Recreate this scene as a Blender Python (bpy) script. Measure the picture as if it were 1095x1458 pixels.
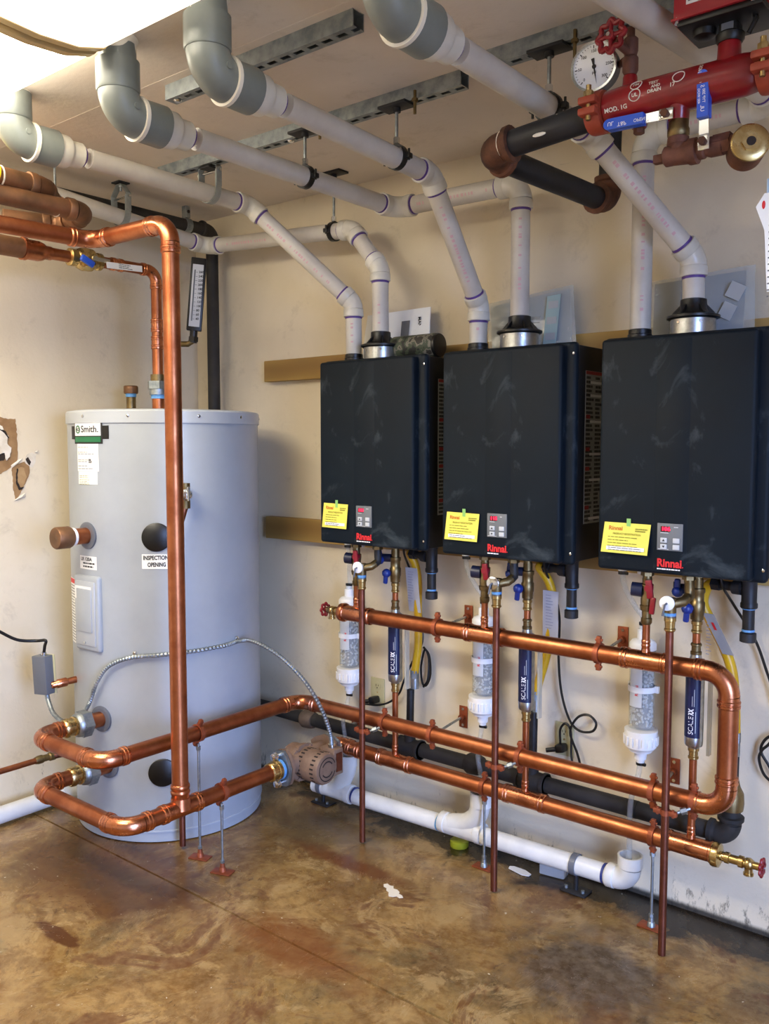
import bpy, bmesh, math, random
from mathutils import Vector as V, Matrix
from math import pi, sin, cos, radians as R
random.seed(4)
for o in list(bpy.data.objects): bpy.data.objects.remove(o)
SC = bpy.context.scene
COL = SC.collection
# ------------------------------------------------------------------ camera
cd = bpy.data.cameras.new('camera'); cam = bpy.data.objects.new('camera', cd); COL.objects.link(cam)
cam.location = (3.3094, -2.6806, 1.4663)
cam.rotation_euler = (pi/2 - R(4.369), 0, R(39.12))
cd.sensor_fit = 'HORIZONTAL'; cd.sensor_width = 36.0; cd.lens = 36.0*1252.84/1095
cd.clip_start = .02
SC.camera = cam
# ------------------------------------------------------------------ world, light, exposure
w = bpy.data.worlds.new('sky'); SC.world = w; w.use_nodes = True
bg = w.node_tree.nodes['Background']
bg.inputs[0].default_value = (.36, .52, 1.0, 1); bg.inputs[1].default_value = 23.0
pl = bpy.data.lights.new('door_daylight', 'AREA'); pl.shape = 'RECTANGLE'; pl.size = 1.2; pl.size_y = 2.1
pl.cycles.is_portal = True
po = bpy.data.objects.new('door_daylight', pl); COL.objects.link(po)
po.location = (4.42, -2.3, 1.05); po.rotation_euler = (0, pi/2, 0)
po.rotation_euler = V((-1, 0, 0)).to_track_quat('-Z', 'Y').to_euler()
LAMP = (1.0, .91, .74); LAMP_STRENGTH = 12.0
SC.view_settings.view_transform = 'Standard'; SC.view_settings.look = 'None'
SC.view_settings.exposure = 0.55; SC.view_settings.gamma = 1.0; SC.view_settings.use_curve_mapping = False
# ------------------------------------------------------------------ materials
def lin(h):
    h = h.lstrip('#'); c = [int(h[i:i+2], 16)/255 for i in (0, 2, 4)]
    return tuple((x/12.92 if x <= .04045 else ((x+.055)/1.055)**2.4) for x in c)+(1,)
def mat(name, col, rough=.5, metal=0, col2=None, scale=8, rough2=None, bump=0, bscale=60, emit=0, coat=0, spec=None, detail=6, sharp=0):
    m = bpy.data.materials.new(name); m.use_nodes = True; nt = m.node_tree; N = nt.nodes; L = nt.links
    b = N['Principled BSDF']
    b.inputs['Base Color'].default_value = lin(col); b.inputs['Roughness'].default_value = rough; b.inputs['Metallic'].default_value = metal
    if coat: b.inputs['Coat Weight'].default_value = coat; b.inputs['Coat Roughness'].default_value = .12
    if spec is not None: b.inputs['Specular IOR Level'].default_value = spec
    tc = N.new('ShaderNodeTexCoord')
    if col2:
        n = N.new('ShaderNodeTexNoise'); n.inputs['Scale'].default_value = scale; n.inputs['Detail'].default_value = detail
        n.inputs['Roughness'].default_value = .62
        L.new(tc.outputs['Object'], n.inputs['Vector'])
        r = N.new('ShaderNodeValToRGB'); r.color_ramp.elements[0].position = .36+sharp; r.color_ramp.elements[1].position = .66-sharp
        r.color_ramp.elements[0].color = lin(col); r.color_ramp.elements[1].color = lin(col2)
        L.new(n.outputs['Fac'], r.inputs['Fac']); L.new(r.outputs['Color'], b.inputs['Base Color'])
        if rough2 is not None:
            mr = N.new('ShaderNodeMapRange'); mr.inputs['To Min'].default_value = rough; mr.inputs['To Max'].default_value = rough2
            mr.inputs['From Min'].default_value = .35; mr.inputs['From Max'].default_value = .65
            L.new(n.outputs['Fac'], mr.inputs['Value']); L.new(mr.outputs['Result'], b.inputs['Roughness'])
    if bump:
        n2 = N.new('ShaderNodeTexNoise'); n2.inputs['Scale'].default_value = bscale; n2.inputs['Detail'].default_value = 4
        L.new(tc.outputs['Object'], n2.inputs['Vector'])
        bp = N.new('ShaderNodeBump'); bp.inputs['Strength'].default_value = bump; bp.inputs['Distance'].default_value = .004
        L.new(n2.outputs['Fac'], bp.inputs['Height']); L.new(bp.outputs['Normal'], b.inputs['Normal'])
    if emit:
        b.inputs['Emission Color'].default_value = lin(col); b.inputs['Emission Strength'].default_value = emit
    return m
COPPER = mat('copper', '#bb7650', .33, 1, '#945435', 9, .46, .05, 40)
COPPER_B = mat('copper_fitting', '#d18c68', .22, 1, '#ab6644', 12, .34, .04, 60)
COPPER_D = mat('dull_copper', '#8c5846', .42, 1, '#6c4032', 14, .5)
COPPER_O = mat('aged_copper', '#6f5540', .5, .8, '#9a7050', 9, .6, .1, 80)
COPPER_P = mat('copper_plated_steel', '#a4583a', .45, .6, '#854528', 18, .55)
BRASS = mat('brass', '#cdb580', .22, 1, '#a88c54', 20, .35)
BRASS_D = mat('dull_brass', '#8f7d58', .38, 1, '#6e5d3e', 20, .5)
STEEL = mat('galvanised_steel', '#a9b0b2', .38, .9, '#7f888c', 30, .5)
STRAPM = mat('zinc_strap', '#9da29f', .42, .35, '#868b88', 20)
CHROME = mat('bright_steel', '#d5d8da', .16, 1)
BRUSH = mat('brushed_steel', '#b9bcbc', .3, 1, '#9a9d9d', 40, .4)
IRON = mat('black_iron', '#141416', .42, .2, '#28282b', 14, .62, .1, 70)
IRON_O = mat('dusty_iron', '#161514', .62, .1, '#3c3731', 6, .8, .15, 60)
TANI = mat('dusty_tan_iron', '#6a5848', .75, 0, '#4c3f35', 20, .8)
RUST = mat('rusty_iron', '#6e4126', .6, .1, '#3c2417', 16, .75, .2, 60)
BRONZE = mat('bronze_fitting', '#7a5040', .55, .35, '#5b3a2e', 22, .65, .1, 90)
PVC = mat('white_pvc', '#ccc7bb', .38, 0, '#b8b1a7', 5, .5)
PVC_F = mat('white_pvc_fitting', '#d8d4c8', .3, 0, '#c8c4b6', 8)
PVC_W = mat('drain_pvc', '#dcdcd8', .3, 0, '#c8c8c4', 6, .4)
PVC_G = mat('grey_pvc', '#757a74', .38, 0, '#696e69', 8)
SPLAT = mat('paint_splatter', '#ded7c6', .5)
PURPLE = mat('purple_primer', '#4b2f77', .5, 0, '#5d3f8a', 30)
STAMP = mat('red_pipe_print', '#c9a3a6', .6)
BLUETAPE = mat('blue_tape', '#5c94c8', .5)
NAVYTAPE = mat('navy_band', '#20306e', .5)
CYANTAPE = mat('cyan_band', '#2b86c4', .45)
RED = mat('red_enamel', '#96121a', .3, 0, '#760c13', 9, .42, .06, 40, coat=.3)
REDBOX = mat('red_box_paint', '#9c1f26', .4)
REDWHEEL = mat('red_handwheel', '#8a141c', .4, 0, '#6c0f16', 20)
ORANGE = mat('orange_coupling', '#a8482e', .5, 0, '#8d351f', 15)
BLUEH = mat('blue_vinyl', '#2456c4', .4)
BLUEK = mat('dark_blue_knob', '#16307e', .38)
NAVYK = mat('navy_cap', '#161c34', .4)
DRED = mat('dark_red_lever', '#8a1526', .4)
WHITEP = mat('white_plastic', '#e8e8e6', .35)
PAPER = mat('white_paper', '#e6e6e2', .7)
INK = mat('grey_print', '#6a6a6a', .7)
SLINK = mat('faint_print', '#8f93a6', .7)
INKD = mat('black_print', '#1c1c1c', .6)
REDP = mat('red_print', '#d2242b', .5)
ORP = mat('orange_print', '#c9701c', .6)
OLIVEP = mat('olive_print', '#8d8a2c', .7)
WHITEPRINT = mat('white_print', '#e9e9e9', .5)
YELLOW = mat('yellow_paper', '#e9dd5a', .65)
GREENT = mat('green_tape', '#8fc36a', .5)
BLACK = mat('black_plastic', '#08090a', .4)
BLACKM = mat('black_cabinet', '#08090b', .6)
CHAR = mat('charcoal_enamel', '#0d151c', .5, 0, '#121b22', 4, .6, .03, 200, spec=.16)
def dust(m):
    nt = m.node_tree; N = nt.nodes; L = nt.links; b = N['Principled BSDF']; src = b.inputs['Base Color'].links[0].from_socket
    tc = N.new('ShaderNodeTexCoord'); mp = N.new('ShaderNodeMapping'); mp.inputs['Scale'].default_value = (3.2, 3.2, 2.2); mp.inputs['Rotation'].default_value = (0, .6, 0); L.new(tc.outputs['Object'], mp.inputs['Vector'])
    f = ramp(N, L, noise(N, L, mp.outputs[0], 2.2, 7, .62, .7), [(.57, 0.0), (.70, .42)])
    L.new(mixc(N, L, f, src, '#5a6468'), b.inputs['Base Color'])
GREYP = mat('grey_panel', '#6c7072', .4)
DULLRED = mat('dull_red_print', '#9c3030', .6)
LED = mat('red_led', '#ff1838', .4, emit=3.0)
LEDBG = mat('led_window', '#3a0612', .3)
BUTTON = mat('grey_button', '#c3c7c9', .4)
TANK = mat('grey_tank_enamel', '#a3a9ae', .36, 0, '#989ea4', 3, .44, coat=.15)
TANKR = mat('tank_rim', '#a9aeb2', .34)
GREEN = mat('green_badge', '#16683f', .4)
WOOD = None
YHOSE = mat('yellow_hose', '#d8ab16', .4, 0, '#c6960e', 20)
GREYBOX = mat('grey_box', '#5c6068', .45)
BEIGEP = mat('ivory_plate', '#b5ae86', .42)
TAN = mat('tan_pump_paint', '#806652', .5, 0, '#6c5545', 18, .6, .08, 90)
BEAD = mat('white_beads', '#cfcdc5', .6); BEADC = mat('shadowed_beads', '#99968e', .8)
NAVYL = mat('navy_label', '#0c1434', .35, 0, '#121e4a', 6)
CREAM = mat('cream_trim', '#c8ad77', .5)
TAGB = mat('light_blue_tag', '#9db9d6', .6)
YTAG = mat('yellow_sticker', '#f2d51a', .5)
LIME = mat('lime_cap', '#8f9420', .4)
CAMO = None
def clear_mat(name, tint, rough=.08, mixf=.22, white=.0):
    m = bpy.data.materials.new(name); m.use_nodes = True; nt = m.node_tree; N = nt.nodes; L = nt.links
    b = N['Principled BSDF']; b.inputs['Base Color'].default_value = lin(tint); b.inputs['Roughness'].default_value = rough
    t = N.new('ShaderNodeBsdfTransparent'); t.inputs[0].default_value = (.96, .97, .97, 1)
    mx = N.new('ShaderNodeMixShader'); mx.inputs[0].default_value = mixf
    L.new(t.outputs[0], mx.inputs[1]); L.new(b.outputs[0], mx.inputs[2]); L.new(mx.outputs[0], N['Material Output'].inputs[0])
    return m
CLEAR = clear_mat('clear_acrylic', '#c9ced2', .06, .12)
CLEART = clear_mat('clear_tubing', '#c8cccc', .15, .22)
BAGM = clear_mat('clear_bag', '#d5dadb', .12, .3)
def wood_mat():
    m = mat('pine_board', '#a9854b', .65); nt = m.node_tree; N = nt.nodes; L = nt.links; b = N['Principled BSDF']
    tc = N.new('ShaderNodeTexCoord'); mp = N.new('ShaderNodeMapping'); mp.inputs['Scale'].default_value = (.5, 3, 3.2)
    wv = N.new('ShaderNodeTexWave'); wv.bands_direction = 'Z'; wv.inputs['Scale'].default_value = 1.0; wv.inputs['Distortion'].default_value = 9; wv.inputs['Detail'].default_value = 3
    r = N.new('ShaderNodeValToRGB'); r.color_ramp.elements[0].color = lin('#8a6a38'); r.color_ramp.elements[1].color = lin('#b0904f')
    L.new(tc.outputs['Object'], mp.inputs['Vector']); L.new(mp.outputs[0], wv.inputs['Vector']); L.new(wv.outputs['Fac'], r.inputs['Fac']); L.new(r.outputs[0], b.inputs['Base Color'])
    return m
WOOD = wood_mat()
def camo_mat():
    m = mat('camouflage_print', '#5c5f48', .6); nt = m.node_tree; N = nt.nodes; L = nt.links; b = N['Principled BSDF']
    tc = N.new('ShaderNodeTexCoord'); n = N.new('ShaderNodeTexNoise'); n.inputs['Scale'].default_value = 24; n.inputs['Detail'].default_value = 3
    r = N.new('ShaderNodeValToRGB'); r.color_ramp.interpolation = 'CONSTANT'
    e = r.color_ramp.elements; e[0].color = lin('#1c1d16'); e[1].position = .43; e[1].color = lin('#3c4430')
    x = e.new(.52); x.color = lin('#6f6a5a'); x = e.new(.6); x.color = lin('#2e2a22')
    L.new(tc.outputs['Object'], n.inputs['Vector']); L.new(n.outputs['Fac'], r.inputs['Fac']); L.new(r.outputs[0], b.inputs['Base Color'])
    return m
CAMO = camo_mat()
def ramp(N, L, src, stops, interp='LINEAR'):
    r = N.new('ShaderNodeValToRGB'); r.color_ramp.interpolation = interp
    e = r.color_ramp.elements
    e[0].position, e[0].color = stops[0][0], (lin(stops[0][1]) if isinstance(stops[0][1], str) else (stops[0][1],)*3+(1,))
    e[1].position, e[1].color = stops[-1][0], (lin(stops[-1][1]) if isinstance(stops[-1][1], str) else (stops[-1][1],)*3+(1,))
    for p, c in stops[1:-1]:
        x = e.new(p); x.color = lin(c) if isinstance(c, str) else (c,)*3+(1,)
    L.new(src, r.inputs['Fac']); return r.outputs['Color']
def mixc(N, L, fac, a, b, blend='MIX'):
    m = N.new('ShaderNodeMix'); m.data_type = 'RGBA'; m.blend_type = blend
    L.new(fac, m.inputs['Factor']) if hasattr(fac, 'is_linked') else setattr(m.inputs['Factor'], 'default_value', fac)
    for s, x in ((m.inputs[6], a), (m.inputs[7], b)):
        if isinstance(x, str): s.default_value = lin(x)
        else: L.new(x, s)
    return m.outputs[2]
def noise(N, L, vec, scale, detail=6, rough=.6, dist=0):
    n = N.new('ShaderNodeTexNoise'); n.inputs['Scale'].default_value = scale; n.inputs['Detail'].default_value = detail
    n.inputs['Roughness'].default_value = rough; n.inputs['Distortion'].default_value = dist; L.new(vec, n.inputs['Vector']); return n.outputs['Fac']
def math_(N, L, op, a, b=None, clamp=False):
    m = N.new('ShaderNodeMath'); m.operation = op; m.use_clamp = clamp
    for i, x in enumerate((a, b)):
        if x is None: continue
        if hasattr(x, 'is_linked'): L.new(x, m.inputs[i])
        else: m.inputs[i].default_value = x
    return m.outputs[0]
def blob(N, L, pos, cx, cy, rx, ry, wob, soft=.5, cz=None):
    """soft elliptical patch at (cx, cy), edge broken up by wob"""
    mp = N.new('ShaderNodeMapping'); mp.vector_type = 'POINT'
    mp.inputs['Location'].default_value = (-cx/rx, -cy/ry, 0); mp.inputs['Scale'].default_value = (1/rx, 1/ry, 0); L.new(pos, mp.inputs['Vector'])
    le = N.new('ShaderNodeVectorMath'); le.operation = 'LENGTH'; L.new(mp.outputs[0], le.inputs[0])
    d = math_(N, L, 'ADD', le.outputs['Value'], math_(N, L, 'MULTIPLY', math_(N, L, 'SUBTRACT', wob, .5), 2.6))
    mr = N.new('ShaderNodeMapRange'); mr.inputs['From Min'].default_value = 1+soft*.5; mr.inputs['From Max'].default_value = 1-soft*.5; L.new(d, mr.inputs['Value'])
    return mr.outputs['Result']
def floor_mat():
    m = bpy.data.materials.new('stained_concrete'); m.use_nodes = True; nt = m.node_tree; N = nt.nodes; L = nt.links; b = N['Principled BSDF']
    tc = N.new('ShaderNodeTexCoord'); p = tc.outputs['Object']
    n1 = noise(N, L, p, 1.7, 9, .68, .5); n2 = noise(N, L, p, 6.0, 9, .7, .5); n3 = noise(N, L, p, 38, 5, .7); n4 = noise(N, L, p, 3.2, 10, .74, 1.0)
    c = ramp(N, L, n1, [(.34, '#43361f'), (.43, '#6b5430'), (.49, '#86693a'), (.52, '#6e4f27'), (.60, '#97794a'), (.66, '#7c5d31'), (.74, '#665738')])
    c = mixc(N, L, ramp(N, L, n2, [(.49, 0.0), (.56, .6)]), c, '#5f421f')
    c = mixc(N, L, ramp(N, L, noise(N, L, p, 4.3, 9, .72, .9), [(.54, 0.0), (.59, .6)]), c, '#a0865a')
    c = mixc(N, L, ramp(N, L, n4, [(.57, 0.0), (.60, .75)]), c, '#572f14')
    c = mixc(N, L, ramp(N, L, noise(N, L, p, 10, 9, .78, .8), [(.60, 0.0), (.635, .75)]), c, '#3a2411')
    c = mixc(N, L, ramp(N, L, n3, [(.40, .0), (.72, .35)]), c, '#a18a60')
    c = mixc(N, L, ramp(N, L, noise(N, L, p, 24, 7, .75), [(.58, .0), (.66, .45)]), c, '#4d381f')
    # stains and a dark wall-foot band, each with its own place
    wet = blob(N, L, p, .74, -1.0, .42, .26, n4, .5)
    c = mixc(N, L, math_(N, L, 'MULTIPLY', wet, .75), c, '#4d2b14')
    b2 = blob(N, L, p, 2.28, -.52, .21, .17, n2, .6)
    c = mixc(N, L, math_(N, L, 'MULTIPLY', b2, .82), c, ramp(N, L, noise(N, L, p, 22, 6, .7), [(.4, '#35291f'), (.6, '#5c5248')]))
    b3 = blob(N, L, p, 1.55, -.93, .26, .09, n4, .7)
    c = mixc(N, L, math_(N, L, 'MULTIPLY', b3, .7), c, '#6a3a17')
    b4 = blob(N, L, p, 1.33, -.44, .26, .04, n4, .7)
    c = mixc(N, L, math_(N, L, 'MULTIPLY', b4, .8), c, '#5c3013')
    b5 = blob(N, L, p, 1.05, -.30, .30, .14, n2, .8)
    c = mixc(N, L, math_(N, L, 'MULTIPLY', b5, .6), c, '#544730')
    b6 = blob(N, L, p, .78, -1.50, .12, .07, n2, .4)
    c = mixc(N, L, math_(N, L, 'MULTIPLY', b6, .7), c, '#6f6549')
    b7 = blob(N, L, p, .94, -1.33, .10, .025, n4, .3)
    c = mixc(N, L, math_(N, L, 'MULTIPLY', b7, .9), c, '#4a2812')
    b8 = blob(N, L, p, 2.1, -.01, 1.6, .15, n2, .5)  # long near-black band on the floor at the foot of the back wall
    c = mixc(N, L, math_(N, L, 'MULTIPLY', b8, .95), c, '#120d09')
    sp = ramp(N, L, noise(N, L, p, 46, 2, .5), [(.74, 0.0), (.76, .85)])
    c = mixc(N, L, sp, c, '#d0c6ae')
    L.new(c, b.inputs['Base Color'])
    rr = ramp(N, L, n4, [(.35, .13), (.65, .36)]); L.new(rr, b.inputs['Roughness'])
    b.inputs['Specular IOR Level'].default_value = .42
    bp = N.new('ShaderNodeBump'); bp.inputs['Strength'].default_value = .12; bp.inputs['Distance'].default_value = .01; L.new(n2, bp.inputs['Height']); L.new(bp.outputs[0], b.inputs['Normal'])
    return m
def wall_mat(name, base, base2, grime=True):
    m = bpy.data.materials.new(name); m.use_nodes = True; nt = m.node_tree; N = nt.nodes; L = nt.links; b = N['Principled BSDF']
    tc = N.new('ShaderNodeTexCoord'); p = tc.outputs['Object']
    c = ramp(N, L, noise(N, L, p, 1.6, 6, .6, .3), [(.3, base2), (.65, base)])
    c = mixc(N, L, ramp(N, L, noise(N, L, p, 7, 9, .75, .4), [(.56, 0.0), (.76, .5)]), c, '#a5967f')
    sc = N.new('ShaderNodeMapping'); sc.inputs['Scale'].default_value = (3, 3, 9); sc.inputs['Rotation'].default_value = (.5, .6, .3); L.new(p, sc.inputs['Vector'])
    c = mixc(N, L, ramp(N, L, noise(N, L, sc.outputs[0], 2.6, 9, .8, 1.2), [(.66, 0.0), (.73, .6)]), c, '#857a6c')
    if grime:
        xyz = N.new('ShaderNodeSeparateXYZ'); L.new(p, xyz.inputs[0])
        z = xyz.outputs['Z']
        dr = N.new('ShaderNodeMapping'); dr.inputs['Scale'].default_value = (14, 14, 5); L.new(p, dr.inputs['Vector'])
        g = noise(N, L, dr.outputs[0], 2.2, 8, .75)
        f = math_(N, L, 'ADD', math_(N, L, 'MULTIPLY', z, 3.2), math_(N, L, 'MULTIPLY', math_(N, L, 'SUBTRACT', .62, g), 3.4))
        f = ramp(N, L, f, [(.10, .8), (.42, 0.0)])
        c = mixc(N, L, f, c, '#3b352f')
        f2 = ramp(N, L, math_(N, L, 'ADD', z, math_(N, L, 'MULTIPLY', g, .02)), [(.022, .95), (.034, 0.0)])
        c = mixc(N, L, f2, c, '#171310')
    L.new(c, b.inputs['Base Color']); b.inputs['Roughness'].default_value = .72
    bp = N.new('ShaderNodeBump'); bp.inputs['Strength'].default_value = .10; bp.inputs['Distance'].default_value = .01; L.new(noise(N, L, p, 55, 4, .6), bp.inputs['Height']); L.new(bp.outputs[0], b.inputs['Normal'])
    return m
dust(CHAR)
GROUND = mat('paving', '#6d675c', .9, 0, '#5f5a50', 2)
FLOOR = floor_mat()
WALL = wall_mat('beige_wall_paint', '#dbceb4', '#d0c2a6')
CEIL = wall_mat('taupe_ceiling_paint', '#dacfc0', '#cfc3b3', False)
def lens_mat(name='lit_lamp_lens', k=1.0):
    m = bpy.data.materials.new(name); m.use_nodes = True; nt = m.node_tree; N = nt.nodes; L = nt.links; b = N['Principled BSDF']
    b.inputs['Base Color'].default_value = (.9, .88, .8, 1); b.inputs['Roughness'].default_value = .3
    b.inputs['Emission Color'].default_value = LAMP+(1,); b.inputs['Emission Strength'].default_value = LAMP_STRENGTH*k
    tc = N.new('ShaderNodeTexCoord'); v = N.new('ShaderNodeTexChecker'); v.inputs['Scale'].default_value = 160
    L.new(tc.outputs['Object'], v.inputs['Vector']); bp = N.new('ShaderNodeBump'); bp.inputs['Strength'].default_value = .3; L.new(v.outputs['Fac'], bp.inputs['Height']); L.new(bp.outputs[0], b.inputs['Normal'])
    return m
LENS = lens_mat(); LENS_DIM = lens_mat('dim_lamp_lens', .10); LENS_BACK = lens_mat('bright_lamp_lens', 3.0)
# ------------------------------------------------------------------ mesh helpers
def frame(d):
    d = V(d).normalized(); a = V((0, 0, 1)) if abs(d.z) < .9 else V((1, 0, 0))
    u = a.cross(d).normalized(); return u, d.cross(u).normalized(), d
class MB:
    def __init__(s): s.v = []; s.f = []; s.m = []; s.k = 0
    def add(s, vs, fs):
        n = len(s.v); s.v += [tuple(x) for x in vs]; s.f += [tuple(i+n for i in f) for f in fs]; s.m += [s.k]*len(fs); return s
    def box(s, c, d, rot=None, bev=0, seg=2):
        bm = bmesh.new(); bmesh.ops.create_cube(bm, size=1); bmesh.ops.scale(bm, vec=V(d), verts=bm.verts)
        if bev: bmesh.ops.bevel(bm, geom=list(bm.edges), offset=bev, segments=seg, profile=.5, affect='EDGES')
        M = rot if rot is not None else Matrix.Identity(3)
        bm.verts.index_update()
        s.add([M @ v.co + V(c) for v in bm.verts], [[v.index for v in f.verts] for f in bm.faces]); bm.free(); return s
    def lathe(s, o, d, prof, seg=20, closed=False):
        u, w_, d = frame(d); o = V(o); vs = []; fs = []
        for t, r in prof:
            for i in range(seg):
                a = 2*pi*i/seg; vs.append(o+d*t+(u*cos(a)+w_*sin(a))*r)
        n = len(prof)
        for j in range(n-1):
            for i in range(seg):
                k = (i+1) % seg; fs.append((j*seg+i, j*seg+k, (j+1)*seg+k, (j+1)*seg+i))
        if closed:
            for i in range(seg):
                k = (i+1) % seg; fs.append(((n-1)*seg+i, (n-1)*seg+k, k, i))
        else:
            fs.append(tuple(range(seg-1, -1, -1))); fs.append(tuple((n-1)*seg+i for i in range(seg)))
        return s.add(vs, fs)
    def cyl(s, a, b, r, seg=18, r2=None):
        a = V(a); b = V(b); L = (b-a).length; return s.lathe(a, b-a, [(0, r), (L, r if r2 is None else r2)], seg)
    def hollow(s, a, b, ro, ri, seg=22):
        a = V(a); b = V(b); L = (b-a).length; return s.lathe(a, b-a, [(0, ri), (0, ro), (L, ro), (L, ri)], seg, True)
    def hexn(s, a, b, r): return s.cyl(a, b, r, 6)
    def tube(s, pts, r, seg=14, cap=True, loop=False):
        pts = [V(p) for p in pts]; n = len(pts); rs = r if isinstance(r, (list, tuple)) else [r]*n
        tg = []
        for i in range(n):
            a = pts[(i-1) % n] if (loop or i > 0) else pts[i]; b = pts[(i+1) % n] if (loop or i < n-1) else pts[i]
            tg.append((b-a).normalized())
        u, w_, _ = frame(tg[0]); vs = []; fs = []
        for i in range(n):
            if i: 
                q = tg[i-1].rotation_difference(tg[i]); u = q @ u; w_ = q @ w_
            for k in range(seg):
                a = 2*pi*k/seg; vs.append(pts[i]+(u*cos(a)+w_*sin(a))*rs[i])
        for i in range(n if loop else n-1):
            j = (i+1) % n
            for k in range(seg):
                l = (k+1) % seg; fs.append((i*seg+k, i*seg+l, j*seg+l, j*seg+k))
        if cap and not loop: fs.append(tuple(range(seg-1, -1, -1))); fs.append(tuple((n-1)*seg+k for k in range(seg)))
        return s.add(vs, fs)
    def prism(s, poly, o, u, v, h):
        o = V(o); u = V(u); v = V(v); n_ = u.cross(v).normalized()*h; n = len(poly)
        vs = [o+u*x+v*y for x, y in poly]; vs += [p+n_ for p in vs]
        fs = [tuple(range(n-1, -1, -1)), tuple(range(n, 2*n))]+[(i, (i+1) % n, n+(i+1) % n, n+i) for i in range(n)]
        return s.add(vs, fs)
    def ball(s, c, r, sub=2, sc=(1, 1, 1)):
        bm = bmesh.new(); bmesh.ops.create_icosphere(bm, subdivisions=sub, radius=r); bm.verts.index_update()
        s.add([V((v.co.x*sc[0], v.co.y*sc[1], v.co.z*sc[2]))+V(c) for v in bm.verts], [[v.index for v in f.verts] for f in bm.faces]); bm.free(); return s
    def build(s, name, m, parent=None, angle=38, kind=None, label=None):
        me = bpy.data.meshes.new(name)
        O = V((0, 0, 0)); q = parent
        while q is not None: O += q.location; q = q.parent
        me.from_pydata([V(x)-O for x in s.v], [], s.f); me.update()
        ms = m if isinstance(m, (list, tuple)) else [m]
        for x in ms: me.materials.append(x)
        bm = bmesh.new(); bm.from_mesh(me); bmesh.ops.recalc_face_normals(bm, faces=bm.faces)
        for f, k in zip(bm.faces, s.m): f.material_index = min(k, len(ms)-1); f.smooth = True
        bm.to_mesh(me); bm.free(); me.set_sharp_from_angle(angle=R(angle))
        o = bpy.data.objects.new(name, me); COL.objects.link(o)
        if parent is not None: o.parent = parent
        if kind: o['kind'] = kind
        if label: o['label'] = label
        return o
    def top(s, name, m, loc, label, cat, group=None, kind=None):
        """a thing that is one mesh: origin at loc"""
        s.v = [tuple(V(x)-V(loc)) for x in s.v]; o = s.build(name, m); o.location = loc; o['label'] = label; o['category'] = cat
        if group: o['group'] = group
        if kind: o['kind'] = kind
        return o
def thing(name, label, cat, loc=(0, 0, 0), group=None):
    o = bpy.data.objects.new(name, None); COL.objects.link(o); o.location = loc; o.empty_display_size = .05
    o['label'] = label; o['category'] = cat
    if group: o['group'] = group
    return o
def catmull(P, n=8):
    P = [V(p) for p in P]; Q = [P[0]*2-P[1]]+P+[P[-1]*2-P[-2]]; out = []
    for i in range(1, len(Q)-2):
        for k in range(n):
            t = k/n; a, b, c, d = Q[i-1:i+3]
            out.append(.5*((2*b)+(c-a)*t+(2*a-5*b+4*c-d)*t*t+(3*b-a-3*c+d)*t**3))
    return out+[P[-1]]
def arcpts(p, a, b, Rb, n=10):
    """points of a bend at corner p from direction a to direction b"""
    p = V(p); a = V(a).normalized(); b = V(b).normalized(); th = a.angle(b); t = Rb*math.tan(th/2)
    s = p-a*t; c_dir = (b-a*a.dot(b)).normalized(); c = s+c_dir*Rb; out = []
    for i in range(n+1):
        x = th*i/n; out.append(c-c_dir*Rb*cos(x)+a*Rb*sin(x))
    return out, t
STY = {  # socket length factor, body factor, profile, materials
 'copper': dict(L=1.25, body=1.07, prof=[(0, 1.07), (.30, 1.07), (.38, 1.17), (.52, 1.17), (.58, 1.09), (.66, 1.09), (.72, 1.17), (.92, 1.16), (1, 1.04)], pipe=COPPER, fit=COPPER_B, bend=1.75),
 'pvc': dict(L=.95, body=1.17, prof=[(0, 1.17), (.1, 1.24), (.94, 1.25), (1, 1.2)], pipe=PVC, fit=PVC_F, bend=1.35),
 'drain': dict(L=.9, body=1.1, prof=[(0, 1.1), (.1, 1.2), (.94, 1.21), (1, 1.17)], pipe=PVC_W, fit=PVC_W, bend=1.5),
 'iron': dict(L=.8, body=1.15, prof=[(0, 1.15), (.3, 1.2), (.45, 1.38), (.95, 1.4), (1, 1.3)], pipe=IRON, fit=RUST, bend=1.35),
}
def socket(mb, o, d, r, st, seg=20):
    S = STY[st]; mb.lathe(o, d, [(t*S['L']*r, k*r) for t, k in S['prof']], seg)
def elbow(root, p, a, b, r, st, Rb=None, fit=None, bands=True, name='elbow'):
    S = STY[st]; Rb = Rb or S['bend']*r; pts, t = arcpts(p, a, b, Rb)
    a = V(a).normalized(); b = V(b).normalized(); p = V(p)
    mb = MB(); mb.tube(pts, r*S['body'], 20); socket(mb, pts[0], -a, r, st); socket(mb, pts[-1], b, r, st)
    mb.build(name, fit or S['fit'], root)
    L = S['L']*r
    if st == 'pvc' and bands:
        for q, d in ((pts[0], -a), (pts[-1], b)): MB().lathe(q+d*L*.98, d, [(0, r*1.06), (.0075, r*1.035)], 20).build('primer_ring', PURPLE, root)
    return t
def pipe(root, a, b, r, m, name='pipe', seg=20, label=None): return MB().cyl(a, b, r, seg).build(name, m, root, label=label)
def run(root, pts, r, st, pm=None, fm=None, Rb=None, ends=(True, True), bands=True, stamp=False):
    """a pipe run: straight pipes with an elbow at every corner"""
    S = STY[st]; pts = [V(p) for p in pts]
    cut = [0]*len(pts)
    for i in range(1, len(pts)-1):
        cut[i] = elbow(root, pts[i], pts[i]-pts[i-1], pts[i+1]-pts[i], r, st, Rb, fm, bands)
    for i in range(len(pts)-1):
        d = (pts[i+1]-pts[i]).normalized(); a = pts[i]+d*cut[i]; b = pts[i+1]-d*cut[i+1]
        if (b-a).length > .004: pipe(root, a, b, r, pm or S['pipe'])
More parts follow.
